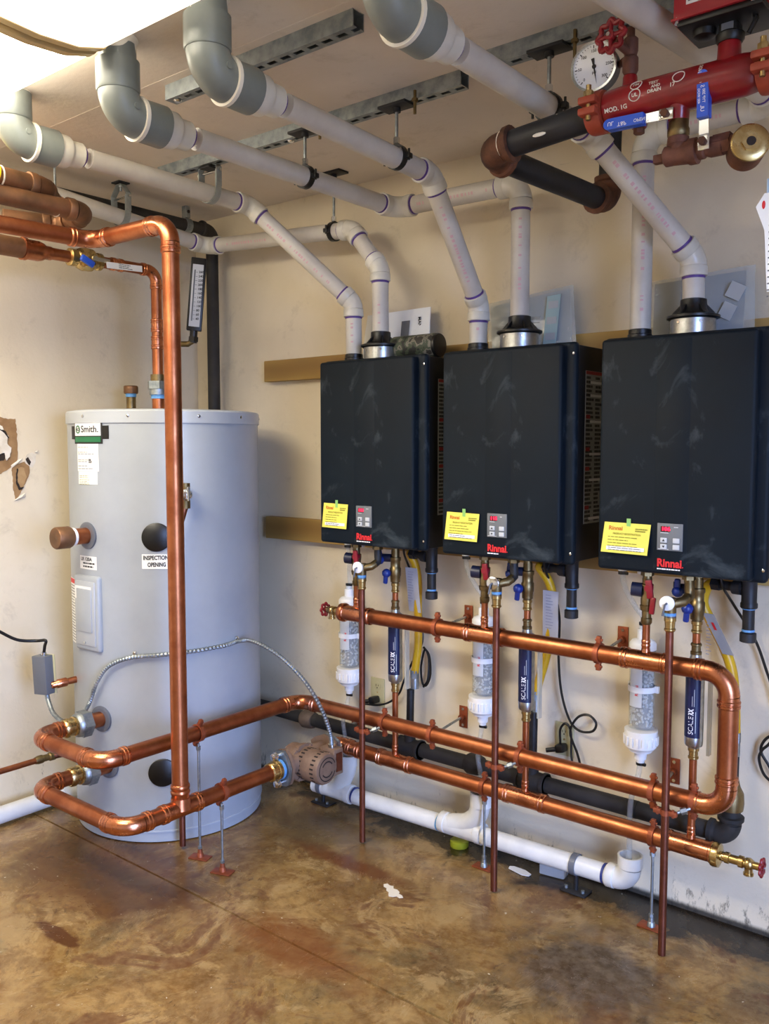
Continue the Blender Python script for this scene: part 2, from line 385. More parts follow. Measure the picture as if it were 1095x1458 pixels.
def tee(root, p, d, r, br, rb, lb, st, fm=None, half=None, name='tee'):
    S = STY[st]; p = V(p); d = V(d).normalized(); br = V(br).normalized(); h = half or r*1.3
    mb = MB(); mb.cyl(p-d*h, p+d*h, r*S['body'], 20); socket(mb, p-d*h, -d, r, st); socket(mb, p+d*h, d, r, st)
    mb.cyl(p, p+br*(r*1.35), rb*1.35, 18, rb*1.12); mb.lathe(p+br*r*1.2, br, [(t*lb, k*rb) for t, k in S['prof']], 18)
    mb.build(name, fm or S['fit'], root)
def coupling(root, p, d, r, st, name='coupling', L=1.0):
    mb = MB(); d = V(d).normalized(); socket(mb, V(p), d, r, st); socket(mb, V(p), -d, r, st); mb.build(name, STY[st]['fit'], root)
def text_mesh(s, size, bold=0, align='LEFT', space=1.0):
    cu = bpy.data.curves.new('t', 'FONT'); cu.body = s; cu.size = size; cu.offset = bold; cu.align_x = align; cu.align_y = 'CENTER'; cu.space_character = space; cu.resolution_u = 3
    o = bpy.data.objects.new('t', cu); COL.objects.link(o); dg = bpy.context.evaluated_depsgraph_get()
    me = bpy.data.meshes.new_from_object(o.evaluated_get(dg)); vs = [tuple(v.co) for v in me.vertices]; fs = [tuple(f.vertices) for f in me.polygons]
    bpy.data.objects.remove(o); bpy.data.curves.remove(cu); bpy.data.meshes.remove(me); return vs, fs
def ptext(mb, s, size, o, u, v, bold=0, align='LEFT', fit=None, space=1.0):
    """flat lettering in plane (u, v) at o; fit = wanted width"""
    vs, fs = text_mesh(s, size, bold, align, space); o = V(o); u = V(u); v = V(v); k = 1
    if fit: 
        x = [a[0] for a in vs]; k = fit/(max(x)-min(x))
    return mb.add([o+u*(a[0]*k)+v*a[1] for a in vs], fs)
def bars(mb, o, u, v, n, width, pitch, th, seed=0):
    """lines of small print too fine to read"""
    rnd = random.Random(seed); o = V(o); u = V(u); v = V(v)
    for i in range(n):
        x = 0; W = width*rnd.uniform(.55, 1)
        while x < W:
            l = min(W-x, width*rnd.uniform(.06, .2)); a = o+u*x-v*(i*pitch); b = a+u*l
            mb.add([a, b, b+v*th, a+v*th], [(0, 1, 2, 3)]); x += l+width*.02
    return mb
def wheel(root, c, d, r, m=REDWHEEL, name='handwheel', lobes=7):
    u, w_, d = frame(d); c = V(c); mb = MB(); n = 56
    pts = [c+(u*cos(2*pi*i/n)+w_*sin(2*pi*i/n))*r*(.84+.12*cos(lobes*2*pi*i/n)) for i in range(n)]
    mb.tube(pts, r*.17, 8, loop=True)
    for i in range(4):
        a = 2*pi*i/4; mb.tube([c+d*r*.05, c+(u*cos(a)+w_*sin(a))*r*.8], r*.13, 8)
    mb.cyl(c-d*r*.18, c+d*r*.22, r*.28, 14)
    o = mb.build(name, m, root); MB().cyl(c+d*r*.2, c+d*r*.36, r*.14, 6).build('hub_nut', CHROME, o); return o
def ring_clamp(root, c, d, r, ear, m=COPPER_P, name='ring_clamp'):
    """split ring with two bolted ears; d = pipe direction, ear = ear direction"""
    c = V(c); d = V(d).normalized(); ear = V(ear).normalized(); mb = MB()
    mb.hollow(c-d*.008, c+d*.008, r*1.16, r*1.0, 24)
    side = d.cross(ear).normalized()
    for s in (1, -1):
        e = c+ear*s*(r*1.16+.009); M = Matrix((d, side, ear)).transposed()
        mb.box(e, (.015, .014, .024), M, .003); mb.cyl(e-d*.011, e+d*.011, .0045, 8)
    return mb.build(name, m, root)
# ------------------------------------------------------------------ the room
X1, Y0, Z1 = 4.4, -4.4, 2.486
def struct(mb, name, m): return mb.build(name, m, None, kind='structure')
fl = MB(); prof = [(Y0, 0), (-.9245, 0), (-.9225, -.009), (-.9185, -.009), (-.9165, 0), (0.0, 0)]
vs = [(x, y, z) for x in (0, X1) for y, z in prof]; n = len(prof)
fl.add(vs, [(i, n+i, n+i+1, i+1) for i in range(n-1)]); fl.box((X1/2, Y0/2, -.06), (X1, -Y0, .1))
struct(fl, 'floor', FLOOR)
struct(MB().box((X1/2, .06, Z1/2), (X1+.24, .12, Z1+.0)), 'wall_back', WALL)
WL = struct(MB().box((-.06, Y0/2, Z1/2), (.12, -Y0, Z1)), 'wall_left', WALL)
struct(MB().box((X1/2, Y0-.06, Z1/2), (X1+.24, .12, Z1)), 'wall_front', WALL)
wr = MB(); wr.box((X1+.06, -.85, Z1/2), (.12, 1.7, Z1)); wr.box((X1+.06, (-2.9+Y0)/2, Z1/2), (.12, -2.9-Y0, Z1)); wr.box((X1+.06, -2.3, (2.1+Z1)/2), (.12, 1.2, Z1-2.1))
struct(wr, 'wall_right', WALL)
struct(MB().box((X1+10.12, -2.3, -.06), (20, 24, .1)), 'ground', GROUND)
cl = MB(); cl.box((X1/2, -.628, Z1+.05), (X1+.24, 1.496, .1)); cl.box((X1/2, (-1.379+Y0)/2, Z1+.05), (X1+.24, -Y0-1.379, .1)); cl.box((X1/2, -1.377, Z1+.055), (X1+.24, .02, .09))
struct(cl, 'ceiling', CEIL)
struct(MB().box((X1/2, -1.09, Z1-.0003), (X1, .012, .0006)), 'trim_1', CEIL)
# torn drywall on the left wall
def torn(parts_y, name='torn_paper'):
    pass
def patch(poly, m, lift, name, th=.0012):
    """poly of (y, z) on the left wall, its edges torn into small jags"""
    rnd = random.Random(len(poly)*7+int(abs(poly[0][1])*999)); q = []
    for i, a in enumerate(poly):
        b_ = poly[(i+1) % len(poly)]; L_ = math.hypot(b_[0]-a[0], b_[1]-a[1]); n = max(1, int(L_/.008)); q.append(a)
        for k in range(1, n): q.append((a[0]+(b_[0]-a[0])*k/n+rnd.uniform(-.0022, .0022), a[1]+(b_[1]-a[1])*k/n+rnd.uniform(-.0022, .0022)))
    poly = q
    return MB().prism([(y, z) for y, z in poly], (lift, 0, 0), (0, 1, 0), (0, 0, 1), th).build(name, m, WL)
KRAFT = mat('brown_drywall_paper', '#9c7b52', .8, 0, '#84633f', 14, .85)
GYP = mat('gypsum_core', '#ddd6c8', .9, 0, '#c8bda8', 20, .9, .3, 60)
HOLE = mat('dark_hole', '#2a2019', .9)
patch([(-.925, 1.375), (-.90, 1.392), (-.873, 1.40), (-.862, 1.418), (-.85, 1.40), (-.852, 1.355), (-.872, 1.312), (-.893, 1.275), (-.915, 1.246), (-.924, 1.30)], KRAFT, .0003, 'torn_paper')
patch([(-.905, 1.372), (-.892, 1.378), (-.875, 1.375), (-.865, 1.34), (-.88, 1.30), (-.90, 1.298), (-.909, 1.335)], mat('lighter_kraft', '#ae8f64', .8, 0, '#9b7a50', 18), .0015, 'torn_paper')
patch([(-.907, 1.372), (-.902, 1.374), (-.905, 1.32), (-.895, 1.299), (-.878, 1.301), (-.886, 1.292), (-.9, 1.288), (-.912, 1.32)], HOLE, .0027, 'torn_edge')
patch([(-.873, 1.40), (-.862, 1.428), (-.84, 1.436), (-.822, 1.43), (-.826, 1.40), (-.84, 1.376), (-.852, 1.38)], GYP, .0004, 'gypsum_chip')
patch([(-.868, 1.41), (-.858, 1.418), (-.846, 1.398), (-.853, 1.384), (-.862, 1.395)], HOLE, .0018, 'torn_edge')
for pts in ([(-.924, 1.246), (-.895, 1.266), (-.874, 1.276), (-.872, 1.262), (-.90, 1.25)], [(-.822, 1.432), (-.815, 1.445), (-.83, 1.437)], [(-.925, 1.376), (-.90, 1.393), (-.88, 1.412), (-.895, 1.408), (-.93, 1.386)]):
    b = MB(); n = len(pts); c = V((.009, sum(p[0] for p in pts)/n, sum(p[1] for p in pts)/n)); vs = [V((.0015, y, z)) for y, z in pts]+[c]
    vs2 = [v+V((.0012, 0, .0006)) for v in vs]; f = [(i, (i+1) % n, n) for i in range(n)]
    b.add(vs, f); b.add(vs2, [(a, c_, b_) for a, b_, c_ in f]); b.build('torn_flap', GYP, WL)
patch([(-1.06, 1.56), (-.97, 1.575), (-.935, 1.566), (-.905, 1.568), (-.90, 1.50), (-.899, 1.43), (-.905, 1.40), (-.94, 1.372), (-1.0, 1.335), (-1.06, 1.33)], KRAFT, .0003, 'torn_paper')
patch([(-1.06, 1.545), (-.985, 1.55), (-.962, 1.538), (-.958, 1.515), (-.938, 1.50), (-.944, 1.47), (-.928, 1.455), (-.935, 1.42), (-.948, 1.405), (-.955, 1.435), (-.975, 1.43), (-1.0, 1.445), (-1.06, 1.42)], GYP, .0015, 'gypsum_chip', .006)
patch([(-.99, 1.452), (-.955, 1.437), (-.945, 1.416), (-.96, 1.405), (-1.06, 1.40), (-1.06, 1.42)], HOLE, .0018, 'torn_edge')
patch([(-.985, 1.53), (-.95, 1.52), (-.936, 1.493), (-.94, 1.492), (-.956, 1.512)], HOLE, .0076, 'torn_edge', .0006)
# wood boards behind the heaters
MB().box((1.78, -.019, 1.781), (2.58, .038, .089), bev=.003).top('wooden_board', WOOD, (1.78, -.019, 1.781), 'long pine board on the back wall behind the tops of the heaters', 'board')
MB().box((1.78, -.019, 1.108), (2.58, .038, .095), bev=.003).top('wooden_board', WOOD, (1.78, -.019, 1.108), 'long pine board on the back wall behind the bottoms of the heaters', 'board')
# ceiling lights: wraparound lens fixtures
def light(x0, x1, y0, y1, label, lens=None):
    t = thing('ceiling_light', label, 'light', ((x0+x1)/2, (y0+y1)/2, Z1), 'wraparound ceiling lights')
    yc = (y0+y1)/2; hw = (y1-y0)/2
    MB().box(((x0+x1)/2, yc, Z1-.012), (x1-x0, (y1-y0)*.86, .022)).build('housing', WHITEP, t)
    pts = [(-hw, 0), (-hw*.98, -.03), (-hw*.85, -.062), (-hw*.5, -.082), (0, -.088), (hw*.5, -.082), (hw*.85, -.062), (hw*.98, -.03), (hw, 0)]
    b = MB(); vs = [(x, yc+a, Z1-.004+z) for x in (x0+.02, x1-.02) for a, z in pts]; n = len(pts)
    b.add(vs, [(i, i+1, n+i+1, n+i) for i in range(n-1)]); b.build('lens', lens or LENS, t)
    for x, s in ((x0, 1), (x1, -1)):
        q = [(a*1.02, z-.003 if z < 0 else 0) for a, z in pts]
        MB().prism(q, (x, yc, Z1-.003), (0, 1, 0), (0, 0, 1), .022*s).build('end_cap', CREAM, t)
light(.12, 1.352, -1.76, -1.372, 'overexposed fluorescent ceiling light at the upper left, left of the seam')
light(1.375, 2.61, -1.76, -1.372, 'dimmer fluorescent ceiling light with ribbed lens, right of the seam at the top edge', LENS_DIM)
light(.7, 1.93, -2.52, -2.24, 'fluorescent ceiling light further back in the room, out of the picture', LENS_BACK)
# ------------------------------------------------------------------ storage tank
TX, TY, TR, TH = .42, -.51, .365, 1.592
def tp(a, z, r=TR): return V((TX+r*cos(R(a)), TY+r*sin(R(a)), z))
tank = thing('storage_tank', 'tall grey cylindrical hot water storage tank in the corner', 'tank', (TX, TY, 0))
MB().lathe((TX, TY, 0), (0, 0, 1), [(.004, TR-.014), (.004, TR-.003), (.046, TR-.003), (.0465, TR-.0005), (.05, TR), (TH-.04, TR)], 96).build('jacket', TANK, tank)
MB().lathe((TX, TY, 0), (0, 0, 1), [(TH-.047, TR+.0005), (TH-.047, TR+.005), (TH-.006, TR+.005), (TH, TR), (TH+.004, TR-.03), (TH+.008, .05)], 96).build('top_cap', TANKR, tank)
MB().lathe((TX, TY, 0), (0, 0, 1), [(.042, TR-.002), (.042, TR+.002), (.047, TR+.002), (.047, TR-.002)], 96, True).build('base_seam', TANKR, tank)
for a in (-88, -57, -18, 12, 50): 
    MB().lathe(tp(a, TH-.022, TR+.004), tp(a, 0)-tp(a, 0, 0), [(0, .006), (.003, .006), (.005, .003)], 10).build('screw', CHROME, tank)
def wrap(a0, a1, z0, z1, m, name, lift=.0008, parent=None, n=10, th=.0006, skew=0):
    """sheet bent round the tank between two angles"""
    mb = MB(); vs = []
    for r in (TR+lift, TR+lift+th):
        for i in range(n+1):
            a = a0+(a1-a0)*i/n
            for z in (z0, z1): vs.append(tp(a, z+skew*i/n, r))
    N = (n+1)*2; fs = []
    for i in range(n):
        k = i*2; fs += [(k, k+1, k+3, k+2), (N+k, N+k+2, N+k+3, N+k+1), (k, k+2, N+k+2, N+k), (k+1, N+k+1, N+k+3, k+3)]
    fs += [(0, N, N+1, 1), (N-2, N-1, 2*N-1, 2*N-2)]
    return mb.add(vs, fs).build(name, m, parent or tank)
def wtext(s, size, a, z, m, name, parent, lift=.0018, bold=0, align='LEFT', fit=None, space=1.0):
    vs, fs = text_mesh(s, size, bold, align, space); k = 1
    if fit: k = fit/(max(v[0] for v in vs)-min(v[0] for v in vs))
    return MB().add([tp(a+math.degrees(x*k/TR), z+y, TR+lift) for x, y, _ in vs], fs).build(name, m, parent)
def wbars(a0, a1, zs, m, name, parent, lift=.0017, th=.003, seed=1):
    rnd = random.Random(seed); mb = MB()
    for z in zs:
        a = a0; e = a0+(a1-a0)*rnd.uniform(.6, 1)
        while a < e:
            l = min(e-a, (a1-a0)*rnd.uniform(.1, .25)); mb.add([tp(a, z, TR+lift), tp(a+l, z, TR+lift), tp(a+l, z+th, TR+lift), tp(a, z+th, TR+lift)], [(0, 1, 2, 3)]); a += l+(a1-a0)*.03
    return mb.build(name, m, parent)
bd = wrap(-103.2, -69, 1.487, 1.535, BLACK, 'badge', .001)
wrap(-98.6, -73.2, 1.470, 1.552, INKD, 'badge_frame', .0015, bd)
wrap(-97.6, -74.4, 1.499, 1.5465, WHITEP, 'badge_plate', .0026, bd)
wrap(-97.4, -74.6, 1.476, 1.495, GREEN, 'badge_band', .0026, bd)
wtext('Smith.', .034, -90.5, 1.522, INKD, 'brand_lettering', bd, .0042, .0005, fit=.092)
ci = MB(); ce = tp(-93.9, 1.522, TR+.004); nn = (tp(-93.9, 0)-tp(-93.9, 0, 0)); ci.hollow(ce-nn*.001, ce+nn*.001, .0150, .0105, 24); ci.build('badge_ring', GREEN, bd)
wtext('AO', .016, -96.0, 1.522, INKD, 'badge_letters', bd, .0044, .0006)
rl = wrap(-95.8, -76.5, 1.370, 1.470, PAPER, 'rating_label', .0008)
wbars(-95, -80, [1.456, 1.438, 1.432, 1.41, 1.404, 1.388, 1.378], INK, 'rating_print', rl, th=.002, seed=3)
wbars(-84.5, -81.5, [1.40, 1.404, 1.408, 1.412], INKD, 'rating_code', rl, th=.003, seed=5)
rl2 = wrap(-95.0, -77.6, 1.322, 1.369, PAPER, 'rating_label', .0009)
wbars(-94, -81, [1.352, 1.346, 1.338, 1.332, 1.326, 1.321], OLIVEP, 'rating_print', rl2, th=.0018, seed=8)
il = wrap(-50.9, -36.0, 1.021, 1.074, PAPER, 'inspection_label', .0009, skew=-.002)
wtext('INSPECTION', .021, -50.2, 1.060, INKD, 'inspection_lettering', il, .0022, .0008, fit=.088)
wtext('OPENING', .021, -47.8, 1.035, INKD, 'inspection_lettering', il, .0022, .0008, fit=.064)
sl = wrap(-96, -80.0, 1.009, 1.058, PAPER, 'small_label', .0009)
wtext('LR 120A', .018, -94.5, 1.046, INKD, 'label_lettering', sl, .0022, .0006, fit=.068)
wbars(-92.5, -81.5, [1.028, 1.016], INKD, 'label_print', sl, th=.006, seed=2)
for a, z in ((-42.6, 1.135), (-41.6, .267)):
    c = tp(a, z, TR-.006); d = tp(a, z)-tp(a, z, 0); MB().lathe(c, d, [(0, .052), (.010, .052), (.013, .048), (.013, .0)], 36).build('inspection_cover', BLACK, tank)
def grommet(a, z, r): 
    d = tp(a, z)-tp(a, z, 0); MB().lathe(tp(a, z, TR-.006), d, [(0, r*.8), (0, r), (.010, r), (.013, r*.85), (.013, r*.8)], 32).build('grommet', GREYBOX, tank)
# capped nipple upper left of the tank
cx, cz = .436, 1.134; grommet(-87.5, cz, .05)
MB().cyl((cx, -.86, cz), (cx, -.955, cz), .030, 22).build('nipple', COPPER, tank)
MB().lathe((cx, -.93, cz), (0, -1, 0), [(0, .032), (.004, .0335), (.010, .032)], 22).build('tape_ring', WHITEP, tank)
MB().lathe((cx, -.945, cz), (0, -1, 0), [(0, .036), (.008, .04), (.055, .040), (.06, .037), (.062, .018), (.058, .0)], 28).build('pipe_cap', COPPER_O, tank)
# lower nozzles
for px_, pz in ((.487, .456), (.515, .285)):
    an = math.degrees(math.atan2(-.87-TY, px_-TX)); grommet(an, pz, .048); MB().cyl((px_, -.855, pz), (px_, -.945, pz), .0285, 22).build('nozzle', COPPER, tank)
# electrical access panel
pn = MB(); aa = -88.5; nn = (tp(aa, 0)-tp(aa, 0, 0)).normalized(); ss = V((0, 0, 1)).cross(nn).normalized(); M3 = Matrix((ss, nn, (0, 0, 1))).transposed()
pc = tp(aa, .846, TR)
panel = MB().box(pc-nn*.002, (.150, .026, .280), M3, .010, 3).build('access_panel', TANK, tank)
MB().box(pc+nn*.012, (.118, .008, .240), M3, .004).build('panel_lid', TANKR, panel)
MB().box(pc+nn*.018+V((0, 0, .012)), (.090, .006, .16), M3, .003).build('panel_recess', TANK, panel)
MB().box(pc+nn*.0165+V((0, 0, .077))-ss*.008, (.100, .0015, .048), M3).build('panel_label', PAPER, panel)
pb = MB(); bars(pb, pc+nn*.0176+V((0, 0, .09))-ss*.045, ss, V((0, 0, 1)), 4, .06, .009, .002, 4); pb.build('label_print', INK, panel)
MB().cyl(pc+nn*.015-V((0, 0, .108)), pc+nn*.0215-V((0, 0, .108)), .004, 10).build('screw', CHROME, panel)
wl = wrap(-116, -100.8, .715, .962, PAPER, 'warning_label', .0009); wrap(-115.8, -101, .943, .960, REDP, 'warning_band', .0016, wl)
wbars(-114.5, -102, [.932-.011*i for i in range(20)], INK, 'warning_print', wl, th=.004, seed=6)
# top nipple with blue tape and cap
MB().cyl((.20, -.51, 1.59), (.20, -.51, 1.665), .019, 20).build('brass_nipple', BRASS_D, tank)
MB().cyl((.20, -.51, 1.662), (.20, -.51, 1.676), .0215, 20).build('blue_tape_ring', BLUETAPE, tank)
MB().lathe((.20, -.51, 1.676), (0, 0, 1), [(0, .027), (.004, .029), (.028, .029), (.032, .025)], 24).build('pipe_cap', COPPER_O, tank)
# temperature relief valve and its tube
tv = thing('relief_valve', 'chrome relief valve on the tank side with copper tube behind the tall pipe', 'valve', (.785, -.72, 0))
d24 = (tp(-27.5, 0)-tp(-27.5, 0, 0)).normalized(); vb = tp(-27.5, 1.29, TR)
MB().cyl(vb-d24*.004, vb+d24*.03, .016, 16).cyl(vb+d24*.03, vb+d24*.065, .021, 18).cyl(vb+d24*.045+V((0, 0, -.05)), vb+d24*.045+V((0, 0, .04)), .017, 16).build('valve_body', BRASS_D, tv)
MB().lathe(vb+d24*.065, d24, [(0, .018), (.01, .021), (.02, .016), (.024, .006)], 18).build('valve_bonnet', CHROME, tv)
MB().tube([vb+d24*.07+V((0, 0, .02)), vb+d24*.10+V((0, 0, .028)), vb+d24*.105+V((0, 0, -.02))], .0035, 8).build('test_lever', CHROME, tv)
q0 = vb+d24*.045
MB().tube([q0+V((0, 0, -.04)), V((.785, -.735, 1.16)), V((.783, -.738, 1.08)), V((.783, -.738, .012))], .0115, 14).build('discharge_tube', COPPER_D, tv)
# ------------------------------------------------------------------ copper loops
r2 = .027; rt = .0111
HX = (1.187, 1.748, 2.304); CX = (1.319, 1.872, 2.428); DX = (1.26, 1.828, 2.395)
UY, UZ, MZ = -.235, .837, .454
lp = thing('copper_supply_loop', 'large copper loop from the tank along the wall to the upper manifold', 'pipework', (.487, -1.13, .456))
def union(root, x, y, z, dy=-1):
    MB().hexn((x, y, z), (x, y+dy*.035, z), .050).lathe((x, y+dy*.035, z), (0, dy, 0), [(0, .044), (.012, .042), (.018, .036)], 24).build('union_nut', STEEL, root)
    MB().lathe((x, y+dy*.045, z), (0, dy, 0), [(0, .034), (.016, .036), (.018, .032), (.034, .032), (.036, .035), (.05, .034), (.056, .030)], 24).build('brass_adapter', BRASS, root)
union(lp, .487, -.925, .456)
tees = []
A = [V((.487, -.975, .456)), V((.487, -1.13, .456)), V((.886, -1.13, .456)), V((.886, UY, .455)), V((2.545, UY, MZ)), V((2.545, UY, UZ)), V((1.125, UY, UZ))]
run(lp, A, r2, 'copper', Rb=.062)
for hx in HX:
    tee(lp, (hx, UY, UZ), (1, 0, 0), r2, (0, 0, 1), rt, .03, 'copper', half=.040)
    MB().cyl((hx, UY, UZ+.02), (hx, UY, .965), rt, 16).build('riser', COPPER, lp)
def hose_bib(root, p, d, wdir, blue=False, k=1.0):
    p = V(p); d = V(d)
    MB().lathe(p, d, [(0, .034), (.006, .036), (.02, .034), (.022, .028), (.026, .02)], 24).build('end_bushing', BRASS if blue else COPPER_B, root)
    b = MB(); b.lathe(p+d*.015, d, [(t*k, r) for t, r in ((0, .0135), (.02, .0135), (.022, .016), (.034, .016), (.036, .0125), (.06, .0125), (.062, .017), (.075, .017), (.077, .012), (.10, .012))], 16)
    b.ball(p+d*(.015+.09*k), .018, 2); e = p+d*(.015+.09*k); b.cyl(e, e+V((0, 0, -.030)), .0115, 14); b.cyl(e+V((0, 0, -.026)), e+V((0, 0, -.032)), .0145, 14)
    b.cyl(e, e+d*.028, .011, 12); b.build('valve_body', BRASS, root)
    if blue: MB().cyl(p+d*(.015+.066*k), p+d*(.015+.076*k), .0145, 14).build('tape_ring', BLUETAPE, root)
    MB().cyl(e+d*.02, e+d*.038, .004, 8).build('valve_stem', BRASS, root)
    wheel(root, e+d*.036, d, .026)
hose_bib(lp, (1.132, UY, UZ), (-1, 0, 0), None, False, .6)
# return line
rl_ = thing('copper_return_line', 'large copper pipe from tank bottom to pump with tall vertical pipe to the ceiling', 'pipework', (.515, -1.15, .285))
union(rl_, .515, -.925, .285)
run(rl_, [(.515, -.975, .285), (.515, -1.15, .285), (1.034, -1.15, .285), (1.034, -.535, .285)], r2, 'copper', Rb=.062)
tee(rl_, (1.034, -.937, .285), (0, 1, 0), r2, (0, 0, 1), r2, .05, 'copper', half=.045)
run(rl_, [(1.034, -.937, .31), (1.034, -.937, 2.155), (.655, -.962, 2.148), (.60, -1.75, 2.145)], r2, 'copper', Rb=.062)
MB().lathe((1.034, -.545, .285), (0, 1, 0), [(0, .030), (.004, .034), (.028, .034), (.030, .037), (.046, .037), (.048, .031)], 24).build('brass_adapter', BRASS, rl_)
MB().cyl((1.034, -.502, .285), (1.034, -.490, .285), .038, 24).build('blue_tape_ring', BLUETAPE, rl_)
# pump
pp = thing('circulator_pump', 'tan brown circulator pump with slotted motor beside the tank foot', 'pump', (1.04, -.37, .17))
def flange(y, z, m, ax, bolts):
    ax = V(ax).normalized(); v = V((0, 1, 0)).cross(ax)
    b = MB(); b.prism([(-.064, -.020), (-.045, -.034), (0, -.047), (.045, -.034), (.064, -.020), (.064, .020), (.045, .034), (0, .047), (-.045, .034), (-.064, .020)], (1.034, y, z), ax, v, .013)
    o = b.build('flange', m, pp)
    if bolts:
        for s in (1, -1):
            e = V((1.034, y, z))+ax*.049*s; MB().lathe(e+V((0, -.034, 0)), (0, 1, 0), [(0, .008), (.002, .0135), (.013, .0135), (.014, .016), (.017, .016)], 12).cyl(e+V((0, -.03, 0)), e+V((0, .045, 0)), .007, 10).hexn(e+V((0, .026, 0)), e+V((0, .040, 0)), .015).build('flange_bolt', CHROME, o)
flange(-.485, .285, STEEL, (-.15, 0, 1), True); flange(-.468, .285, TAN, (-.15, 0, 1), False); flange(-.258, .305, TAN, (1, 0, .12), True); flange(-.241, .305, STEEL, (1, 0, .12), False)
b = MB(); b.tube([(1.034, -.46, .285), (1.034, -.41, .284), (1.032, -.36, .285), (1.034, -.31, .295), (1.034, -.26, .30)], [.031, .036, .052, .036, .03], 24)
b.lathe((.965, -.365, .275), (1, 0, 0), [(0, .03), (.006, .062), (.05, .064), (.056, .070), (.072, .070), (.074, .060)], 36); b.build('volute', TAN, pp)
for a in range(6):
    an = a*pi/3; c = V((1.022, -.365+.066*cos(an), .275+.066*sin(an))); MB().hexn(c, c+V((.022, 0, 0)), .007).build('housing_bolt', TAN, pp)
mo = MB().lathe((1.036, -.365, .275), (1, 0, 0), [(0, .050), (.006, .057), (.016, .059), (.108, .059), (.116, .055), (.119, .046), (.1195, .0)], 40).build('motor', TAN, pp)
for xx in (1.062, 1.128):
    for a in range(-70, 131, 16):
        an = R(a+90); e = V((0, -sin(an), cos(an))); c = V((xx, -.365, .275))+V((0, -cos(R(a)), sin(R(a))))*.0592
        nrm = V((0, -cos(R(a)), sin(R(a)))); tn = V((1, 0, 0)).cross(nrm)
        MB().box(c, (.016, .006, .002), Matrix(((1, 0, 0), tn, nrm)).transposed()).build('vent_slot', HOLE, mo)
for r0, r1, a0, a1 in ((.041, .045, 20, 340), (.026, .031, 30, 150), (.026, .031, 210, 330)):
    b = MB(); n = 26
    vs = []
    for i in range(n+1):
        a = R(a0+(a1-a0)*i/n)
        for r in (r0, r1): vs.append((1.1562, -.365+r*cos(a), .275+r*sin(a)))
    b.add(vs, [(2*i, 2*i+1, 2*i+3, 2*i+2) for i in range(n)]); b.build('end_slot', HOLE, mo)
bx = MB().box((1.112, -.296, .283), (.075, .05, .10), bev=.004).build('wiring_box', TAN, pp)
MB().box((1.151, -.296, .283), (.004, .03, .07)).build('box_cover', COPPER_D, bx)
MB().cyl((1.118, -.300, .33), (1.118, -.300, .345), .014, 14).build('conduit_connector', CHROME, bx)
# cold manifold
cm = thing('copper_cold_manifold', 'lowest copper manifold along the back wall from the pump to the lower red wheel', 'pipework', (1.04, -.17, .29))
LY, LZ = -.17, .29
MB().lathe((1.036, -.240, .30), (0, 1, 0), [(0, .033), (.02, .033), (.022, .037), (.034, .037), (.036, .031)], 24).build('brass_adapter', BRASS, cm)
run(cm, [(1.036, -.212, .30), (1.04, LY, .297), (1.12, LY, LZ), (2.505, LY, LZ-.003)], r2, 'copper', Rb=.036)
for cx_ in CX: tee(cm, (cx_, LY, LZ), (1, 0, 0), r2, (0, 0, 1), rt, .03, 'copper', half=.046)
hose_bib(cm, (2.492, LY, LZ-.003), (1, 0, 0), None, True, .95)
# tank top outlet line with ball valve
tl = thing('copper_tank_outlet', 'thin copper line rising from the tank top with blue lever ball valve', 'pipework', (.45, -.56, 1.59)); r15 = .0205
MB().cyl((.45, -.56, 1.585), (.45, -.56, 1.645), .024, 20).build('nozzle', COPPER, tl)
MB().cyl((.45, -.56, 1.645), (.45, -.56, 1.664), .0275, 20).build('blue_tape_ring', BLUETAPE, tl)
MB().cyl((.45, -.56, 1.66), (.45, -.56, 1.682), .034, 20).hexn((.45, -.56, 1.682), (.45, -.56, 1.712), .042).build('union_nut', STEEL, tl)
MB().cyl((.45, -.56, 1.712), (.45, -.56, 1.738), .028, 20).build('brass_adapter', BRASS_D, tl)
run(tl, [(.45, -.56, 1.73), (.45, -.56, 2.132), (.45, -1.02, 2.127)], r15, 'copper', Rb=.042)
for z in (1.86, 1.925): coupling(tl, (.45, -.56, z), (0, 0, 1), r15, 'copper')
coupling(tl, (.45, -.735, 2.13), (0, 1, 0), r15, 'copper')
bv = MB().lathe((.45, -.80, 2.128), (0, -1, 0), [(0, .022), (.004, .031), (.018, .031), (.02, .027), (.03, .027), (.042, .04), (.075, .042), (.095, .034), (.10, .027), (.11, .027), (.112, .031), (.128, .031), (.132, .022)], 26).build('ball_valve', BRASS, tl)
MB().cyl((.476, -.852, 2.128), (.50, -.852, 2.128), .009, 12).box((.505, -.835, 2.124), (.006, .07, .014)).build('valve_stem', CHROME, bv)
MB().box((.512, -.895, 2.110), (.016, .055, .024), Matrix.Rotation(R(-25), 3, 'X'), .006).build('blue_lever', BLUEH, bv)
tg = MB().box((.515, -.745, 2.112), (.002, .15, .022), Matrix.Rotation(R(3), 3, 'X')).build('paper_tag', PAPER, bv)
tb = MB(); bars(tb, (.5165, -.77, 2.118), (0, 1, 0), (0, 0, 1), 3, .075, .006, .002, 3); tb.build('tag_print', INKD, tg)
MB().lathe((.45, -1.0, 2.127), (0, -1, 0), [(0, .0235), (.02, .0235), (.03, .03), (.045, .034), (.09, .034), (.092, .038), (.105, .038)], 24).build('reducer', COPPER_B, tl)
pipe(tl, (.45, -1.08, 2.127), (.45, -2.1, 2.127), .0335, COPPER_O)
